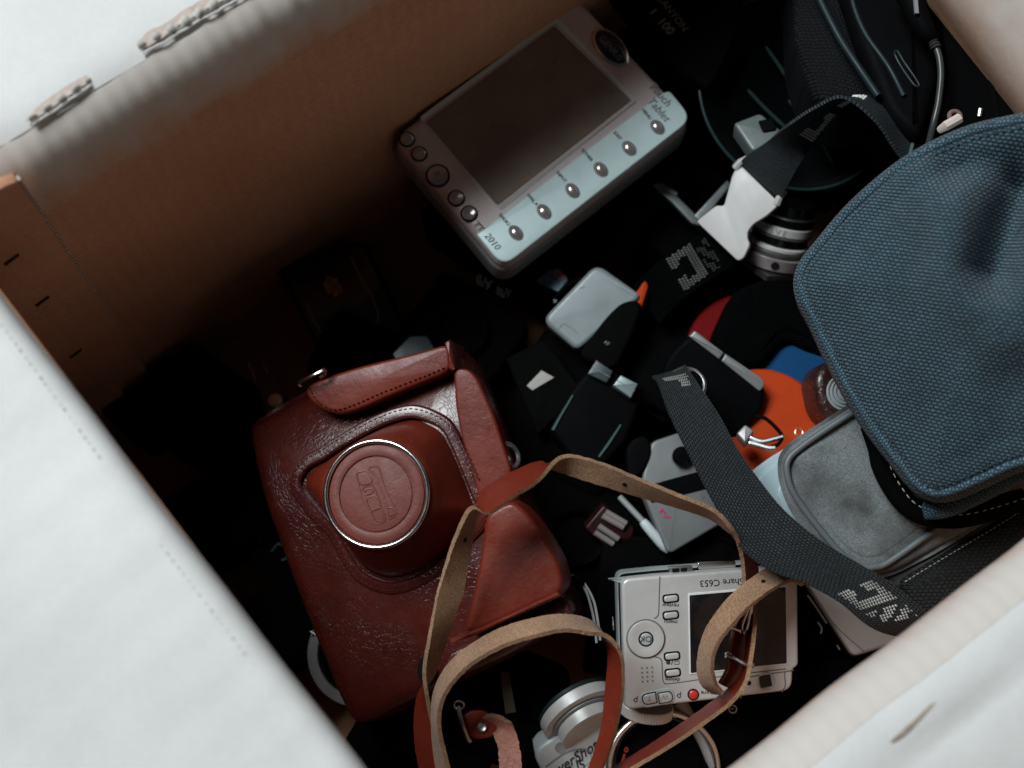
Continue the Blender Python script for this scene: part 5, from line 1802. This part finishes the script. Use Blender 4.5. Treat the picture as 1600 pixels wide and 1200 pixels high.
# rolled webbing
F = flat(1312, 612, 0.150, -8, 6)
rl = thing('rolled_strap', 'rolled grey webbing strap wrapped in dark brown leather beside the blue bag', 'rolled strap', F)
c = F.loc(1320, 612)
sp = [c + Vector(((0.0014 + 0.0015 * t) * cos(t * 2 * pi + 1.0), (0.0014 + 0.0015 * t) * sin(t * 2 * pi + 1.0), 0.004 - 0.0011 * t)) for t in [i / 24 for i in range(24 * 5)]]
bm = bmesh.new()
rows = [(bm.verts.new(p), bm.verts.new(p - Vector((0, 0, 0.012)))) for p in sp]
for a, b in zip(rows, rows[1:]):
    bm.faces.new((a[0], b[0], b[1], a[1]))
o = link('webbing_coil', bm, plain('grey_webbing', (0.30, 0.34, 0.34), 0.8, bstr=0.5, bscale=3000), rl)
md = o.modifiers.new('solid', 'SOLIDIFY')
md.thickness = 0.0009
lw_ = F.poly([(1276, 590), (1290, 566), (1320, 556), (1350, 600), (1336, 660), (1306, 664), (1286, 640)])
link('leather_wrap', slab(round_poly(lw_, 0.008, 5), 0.020, 0.004, -0.002), leather('dark_brown_leather', (0.020, 0.007, 0.006), (0.05, 0.016, 0.013), 0.25, 0.5, scuff=0.3, vs=300), rl)

# silver camera with black band
F = frame3((1000, 780), 0.112, (1048, 864), 0.110, (1080, 690), 0.116)
s2 = thing('card_camera', 'thin silver grey camera with black band and pink flower print beneath the straps', 'camera', F)
M_g2 = plain('satin_grey', (0.17, 0.175, 0.175), 0.45, 0.15, 0.07, 50, 0.08, dust=0.25)
link('body', slab(round_poly(F.poly([(1004, 742), (1018, 690), (1072, 672), (1150, 790), (1128, 818), (1050, 864), (1042, 862), (1004, 770)]), [0.002, 0.003, 0.003, 0.003, 0.003, 0.003, 0.003, 0.002], 4), 0.012, 0.0015), M_g2, s2)
link('black_band', slab(F.poly([(1006, 760), (1094, 736), (1112, 762), (1018, 786)]), 0.002, 0.0003, 0.0005), M_gloss, s2)
link('black_corner', slab([(p.x, p.y) for p in crm([Vector(q) for q in F.poly([(980, 700), (1000, 682), (1014, 690), (1016, 710), (1004, 736), (984, 744)])], 4, True)], 0.012, 0.001, 0.0015), M_black, s2)
link('knob', lathe([(0.0050, 0), (0.0050, 0.004), (0.0038, 0.0055), (0.0003, 0.006)], 30, Matrix.Translation(F.loc(1064, 714))), M_gloss, s2)
M_pk = plain('magenta_print', (0.42, 0.03, 0.11), 0.5)
for x, y, r in ((1034, 797, 3.0), (1038, 801, 2.2), (1031, 800, 1.8), (1041, 807, 2.8), (1046, 808, 2.2), (1037, 806, 1.6)):
    link('flower_print', slab(circ(*F.xy(x, y), r * 0.00031, 12), 0.0003, 0.00005, 0.00025), M_pk, s2)
gpath([(1096, 770), (1100, 774), (1096, 778)], 0.0002, 'logo', True, s2, F, M_inkgrey, 0.0003)
# white stylus
sp_ = [U(x, y, z) for x, y, z in ((968, 776, .104), (1004, 814, .106), (1022, 836, .106), (1044, 862, .105))]
sy = thing('stylus', 'slim pale grey stylus pen lying left of the silver card camera', 'stylus')
sy.location = sp_[0]
SI = Matrix.Translation(-sp_[0])
link('barrel', tube([SI @ p for p in sp_[:2]], 0.0016, 10), plain('grey_stylus', (0.24, 0.25, 0.25), 0.4), sy)
link('grip', tube([SI @ p for p in crm(sp_[1:], 4)], [0.0021, 0.0025, 0.0026, 0.0026, 0.0026, 0.0026, 0.0026, 0.0024, 0.0014][:9], 10), plain('white_stylus', (0.5, 0.55, 0.55), 0.4), sy)
# red battery holder with cells
F = frame3((925, 832), 0.100, (952, 850), 0.098, (948, 796), 0.104)
bh = thing('battery_holder', 'small red holder with silver battery cells right of the leather case', 'battery holder', F)
link('tray', slab(round_poly(F.poly([(914, 826), (944, 790), (992, 826), (990, 838), (962, 866), (956, 864)]), 0.0015, 3), 0.010, 0.001, -0.001), plain('dark_red_plastic', (0.022, 0.002, 0.003), 0.4), bh)
for a, b in (((930, 832), (958, 850)), ((936, 822), (966, 842)), ((942, 806), (974, 824)), ((947, 800), (978, 818))):
    link('cell', tube([F.loc(a[0], a[1], 0.0005), F.loc(b[0], b[1], 0.0005)], 0.0016, 12), plain('cell_metal', (0.40, 0.36, 0.35), 0.35, 0.5), bh)
# white cord
cw_ = thing('white_cord', 'thin white looped cord with a dark clasp between leather case and silver compact camera', 'cord')
c0 = U(875, 892, .135)
cw_.location = c0
CI_ = Matrix.Translation(-c0)
M_cord = plain('white_cord', (0.52, 0.55, 0.55), 0.6)
link('cord', tube([CI_ @ U(x, y, z) for x, y, z in [(p.x, p.y, p.z) for p in crm([Vector(q) for q in ((870, 890, .134), (886, 896, .136), (904, 904, .137), (916, 916, .137), (928, 940, .136), (934, 970, .134), (938, 1000, .130))], 6)]], 0.00065, 6), M_cord, cw_)
link('cord', tube([CI_ @ U(x, y, z) for x, y, z in [(p.x, p.y, p.z) for p in crm([Vector(q) for q in ((904, 906, .136), (914, 920, .136), (922, 942, .135), (929, 974, .133), (932, 1004, .130))], 6)]], 0.00065, 6), M_cord, cw_)
link('clasp', tube([CI_ @ U(898, 900, .137), CI_ @ U(906, 907, .138), CI_ @ U(910, 914, .137)], [0.0016, 0.0022, 0.0014], 8), M_black, cw_)

# ------------------------------------------------------------------ lower edge
# camera with printed name and a silver lens
F = frame3((850, 1200), 0.098, (950, 1200), 0.098, (880, 1120), 0.106)
pc = thing('named_camera', 'pale silver camera with slanted black lettering and stubby lens cut off by the bottom edge', 'camera', F)
M_pale2 = plain('pale_silver_blue', (0.52, 0.57, 0.58), 0.38, 0.15, 0.05, 50, 0.06, 2000, dust=0.2)
pco = [(836, 1176), (866, 1150), (884, 1128), (930, 1108), (954, 1118), (958, 1190), (940, 1260), (870, 1270), (850, 1215)]
link('front', slab([(p.x, p.y) for p in crm([Vector(q) for q in F.poly(pco)], 3, True)], 0.02, 0.0022), M_pale2, pc)
text('PowerShot', F, 888, 1192, 23, 33, M_ink, pc, 0.0002, shear=0.35, bold=0.012)
text('A710 IS', F, 884, 1212, 21, 33, M_ink, pc, 0.0002, shear=0.35, bold=0.012)
link('lamp_hole', lathe([(0.0029, 0), (0.0027, 0.0004), (0.0022, 0.0002), (0.0003, 0.0002)], 24, Matrix.Translation(F.loc(876, 1168))), M_tside, pc)
gpath([(852, 1198), (880, 1178), (906, 1170), (924, 1174), (934, 1184)], 0.00035, 'panel_line', False, pc, F, M_tside, 0.0002)
gpath([(912 + 12 * cos(a), 1184 + 12 * sin(a)) for a in [q * pi / 6 for q in range(12)]], 0.0002, 'flash_disc', True, pc, F, M_sgrey, 0.0001, 2)
AXL = (U(878, 1076, .094) - U(912, 1136, .104)).normalized()
LM = Matrix.Translation(U(914, 1126, .104)) @ AXL.to_track_quat('Z', 'Y').to_matrix().to_4x4()
lz = F.M.inverted() @ LM
for z0, z1, r, mt, nm in ((-0.006, 0.0005, 0.0150, M_silver, 'lens_base'), (0.0005, 0.002, 0.0165, M_sgrey, 'lens_ring'), (0.002, 0.0085, 0.0205, M_silver, 'lens_barrel'), (0.0085, 0.0110, 0.0200, M_teal, 'lens_ring')):
    link(nm, lathe([(r - 0.001, z0 + 0.00003), (r, z0 + 0.0004), (r, z1 - 0.0006), (r - 0.0008, z1 - 0.00003), (0.0005, z1 - 0.00003)], 56, lz), mt, pc)
link('lens_glass', lathe([(0.0188, 0.0100), (0.0186, 0.0114), (0.012, 0.0118), (0.0004, 0.0120)], 48, lz), M_teal, pc)

# SLR with chrome ringed lens and knurled dial
F = frame3((960, 1190), 0.100, (1100, 1190), 0.102, (960, 1100), 0.104)
k = F.pxm(1040, 1150)
sl = thing('old_film_camera', 'old film camera with chrome ringed lens and knurled dial below the compact camera', 'camera', F)
link('body', slab(round_poly(F.poly([(950, 1100), (1070, 1096), (1130, 1190), (1120, 1290), (950, 1290)]), 0.004, 4), 0.03, 0.003, -0.004), M_black, sl)
c = F.loc(1034, 1196, 0.0)
R = 84 * k
link('lens_ring', lathe(torus_prof(R, 0.0017, 0.006, 10), 80, Matrix.Translation(c), True), M_chrome, sl)
link('lens_barrel', lathe([(R + 0.001, -0.006), (R + 0.001, 0.004), (R - 0.001, 0.0055), (R - 0.003, 0.004), (R * 0.7, -0.004), (0.0005, -0.006)], 64, Matrix.Translation(c)), M_gloss, sl)
pts = [(1060, 1096), (1076, 1120), (1100, 1160), (1124, 1220), (1140, 1260)]
link('strap_bar', tube(crm([F.loc(x, y, 0.002) for x, y in pts], 6), [0.0042 - 0.0012 * sin(i / 24 * pi) for i in range(25)], 10), plain('grey_bar', (0.26, 0.24, 0.235), 0.4), sl)
dk = bmesh.new()
fd = F.M.inverted() @ (Matrix.Translation(U(1010, 1108, .116)) @ Vector((0.1, 1.0, 0.45)).to_track_quat('Z', 'Y').to_matrix().to_4x4())
n = 56
for z0, z1 in ((-0.0025, 0.0028),):
    rr = []
    for z, sc2 in ((z0, 0.97), (z0 + 0.0004, 1.0), (z1 - 0.0004, 1.0), (z1, 0.97)):
        rr.append([dk.verts.new(fd @ Vector(((0.0125 + (0.0004 if i % 2 else 0)) * sc2 * cos(2 * pi * i / (2 * n)), (0.0125 + (0.0004 if i % 2 else 0)) * sc2 * sin(2 * pi * i / (2 * n)), z))) for i in range(2 * n)])
    for a, b in zip(rr, rr[1:]):
        for i in range(2 * n):
            j = (i + 1) % (2 * n)
            dk.faces.new((a[i], a[j], b[j], b[i]))
    dk.faces.new(rr[-1])
    dk.faces.new(list(reversed(rr[0])))
link('knurled_dial', dk, M_silver, sl)
M_redbit = plain('red_index', (0.28, 0.025, 0.015), 0.4)
gpath([(976, 1172), (979, 1168), (981, 1172), (978, 1175)], 0.0004, 'index_mark', True, sl, F, M_redbit, 0.004)
gpath([(976, 1178), (974, 1186), (970, 1196)], 0.0007, 'index_mark', False, sl, F, M_redbit, 0.004)

# silver camera corner at the right under the strap
F = frame3((1330, 1024), 0.138, (1466, 984), 0.140, (1248, 896), 0.142)
s3 = thing('grey_compact_camera', 'grey compact camera corner with a dark flank below the end of the webbing strap', 'camera', F)
link('shell', slab(round_poly(F.poly([(1246, 890), (1334, 1026), (1470, 986), (1400, 880)]), [0.003, 0.003, 0.004, 0.004], 5), 0.005, 0.0022, 0.0, 5), plain('satin_silver', (0.42, 0.42, 0.415), 0.34, 0.3, 0.06, 50, 0.06, 2000, dust=0.2), s3)
link('flank', slab(round_poly(F.poly([(1240, 890), (1330, 1028), (1470, 990), (1400, 880)], -0.004), 0.003, 3), 0.022, 0.001, -0.0042), M_gloss, s3)
for pts in ([(1262, 930), (1276, 950), (1292, 974)], [(1278, 972), (1284, 982), (1282, 990)], [(1308, 1008), (1312, 1015)], [(1317, 1003), (1322, 1008)]):
    gpath(pts, 0.0005, 'flank_print', False, s3, F, M_inkgrey if len(pts) == 3 else M_steel, -0.004)
gpath([(1262, 914), (1300, 972), (1352, 1020)], 0.00025, 'panel_gap', False, s3, F, M_groove, 0.0)

# black nylon bag by the near right wall
F = frame3((1420, 985), 0.170, (1600, 900), 0.178, (1380, 880), 0.172)
nb = thing('black_nylon_bag', 'black nylon bag flap with a stitched edge beside the near right box wall', 'bag', F)
M_nyl2 = weave('black_ballistic_nylon', (0.016, 0.017, 0.017), (0.002, 0.002, 0.002), 2.4, 1.7, 0.6, 1.0, 0.0007, 0.2, 0.35, 0.16, 0.2)
link('bag_flap', pillow(round_poly(F.poly([(1408, 906), (1500, 850), (1640, 770), (1680, 830), (1560, 920), (1494, 972), (1456, 980), (1428, 968)]), 0.003, 3), 110, 0.05, 0.006, 0.002, 12, None, 0.4), M_nyl2, nb)
sp = [F.loc(x, y, 0.0012) for x, y in ((1416, 908), (1440, 893), (1480, 869), (1540, 833), (1600, 796))]
stuff(link('stitching', stitches(sp, (0, 0, 1), 0.0022, 0.0008, 0.00025, 0.0004), M_thread_grey, nb))
F = flat(1190, 1120, 0.108, 2, 4)
kb = thing('black_device', 'black gadget with a small ring mark under the leather strap in the lower right shadow', 'device', F)
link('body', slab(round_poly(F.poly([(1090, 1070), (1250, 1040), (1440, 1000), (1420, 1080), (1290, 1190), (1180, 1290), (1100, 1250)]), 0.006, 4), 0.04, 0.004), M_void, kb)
gpath([(1145 + 6 * cos(a), 1108 + 6 * sin(a)) for a in [i * pi / 6 for i in range(12)]], 0.0003, 'ring_mark', True, kb, F, M_silver, 0.0003, 2)
gpath([(1143, 1108), (1146, 1107)], 0.0003, 'ring_mark', False, kb, F, M_silver, 0.0003, 2)
# olive tape behind
ot = Ribbon([(782, 1050, 795, 1050, .105, 0), (785, 1080, 800, 1078, .104, 0), (790, 1115, 806, 1112, .100, 0)], 0.0045, 6)
oz = thing('olive_tape', 'short olive cloth tape hanging in the dark below the leather strap loop', 'tape')
oz.location = ot.C[0]
link('tape', ot.mesh(0.0008, 3, 0, 0, Matrix.Translation(-ot.C[0])), [plain('olive_cloth', (0.045, 0.036, 0.022), 0.9, bstr=0.6)] * 3, oz)

# ------------------------------------------------------------------ added black filler standing in for shade under the pile
gear = [('in the gap above the silver compact camera', (1120, 840), 140, 130, 25, .076), ('in the gap above the leather case', (330, 640), 200, 150, 35, .040), ('below the silver camera end', (1000, 560), 170, 150, 30, .066), ('leaning along the brown far wall', (250, 420), 150, 110, 30, .012), ('in the dark left corner of the pile', (230, 590), 120, 170, 40, .016), ('left of the leather case', (360, 790), 130, 190, 60, .046),
        ('under the upper end of the leather case', (580, 560), 190, 120, 25, .050), ('between leather case and tablet', (720, 520), 170, 150, 35, .056), ('beneath the tablet', (820, 330), 260, 200, 35, .062),
        ('behind the tablet by the far wall', (1020, 120), 200, 260, 40, .060), ('under the round dish', (1240, 140), 260, 240, 20, .062), ('in the far right corner', (1440, 60), 220, 280, 30, .080),
        ('beneath the blue bag', (1480, 420), 320, 380, 10, .090), ('under the white clip', (1120, 360), 190, 170, 40, .070), ('under the coloured round cases', (1120, 580), 230, 200, 30, .072),
        ('in the middle of the pile', (900, 640), 200, 230, 25, .068), ('right of the leather case', (900, 840), 180, 190, 35, .064), ('under the silver compact camera', (1080, 960), 300, 220, 8, .076),
        ('under the grey pouch', (1330, 780), 260, 230, 30, .092), ('along the near right wall', (1360, 1040), 320, 180, 38, .078), ('below the compact camera', (1180, 1150), 220, 170, 35, .062),
        ('under the leather strap loop', (780, 1100), 190, 180, 20, .060), ('at the bottom edge below the leather case', (640, 1200), 220, 160, 30, .052), ('beside the near left wall', (430, 980), 130, 240, 55, .044)]
KIND = [('pouch', 'added soft black filler pouch'), ('camera', 'added black filler camera body'), ('case', 'added black filler hard case')]
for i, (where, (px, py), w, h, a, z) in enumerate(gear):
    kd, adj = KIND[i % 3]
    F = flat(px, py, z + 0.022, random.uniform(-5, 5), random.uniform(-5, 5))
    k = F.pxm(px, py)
    o = thing('black_' + kd, adj + ' ' + where, kd, F, 'added black filler for the dark gaps in the pile')
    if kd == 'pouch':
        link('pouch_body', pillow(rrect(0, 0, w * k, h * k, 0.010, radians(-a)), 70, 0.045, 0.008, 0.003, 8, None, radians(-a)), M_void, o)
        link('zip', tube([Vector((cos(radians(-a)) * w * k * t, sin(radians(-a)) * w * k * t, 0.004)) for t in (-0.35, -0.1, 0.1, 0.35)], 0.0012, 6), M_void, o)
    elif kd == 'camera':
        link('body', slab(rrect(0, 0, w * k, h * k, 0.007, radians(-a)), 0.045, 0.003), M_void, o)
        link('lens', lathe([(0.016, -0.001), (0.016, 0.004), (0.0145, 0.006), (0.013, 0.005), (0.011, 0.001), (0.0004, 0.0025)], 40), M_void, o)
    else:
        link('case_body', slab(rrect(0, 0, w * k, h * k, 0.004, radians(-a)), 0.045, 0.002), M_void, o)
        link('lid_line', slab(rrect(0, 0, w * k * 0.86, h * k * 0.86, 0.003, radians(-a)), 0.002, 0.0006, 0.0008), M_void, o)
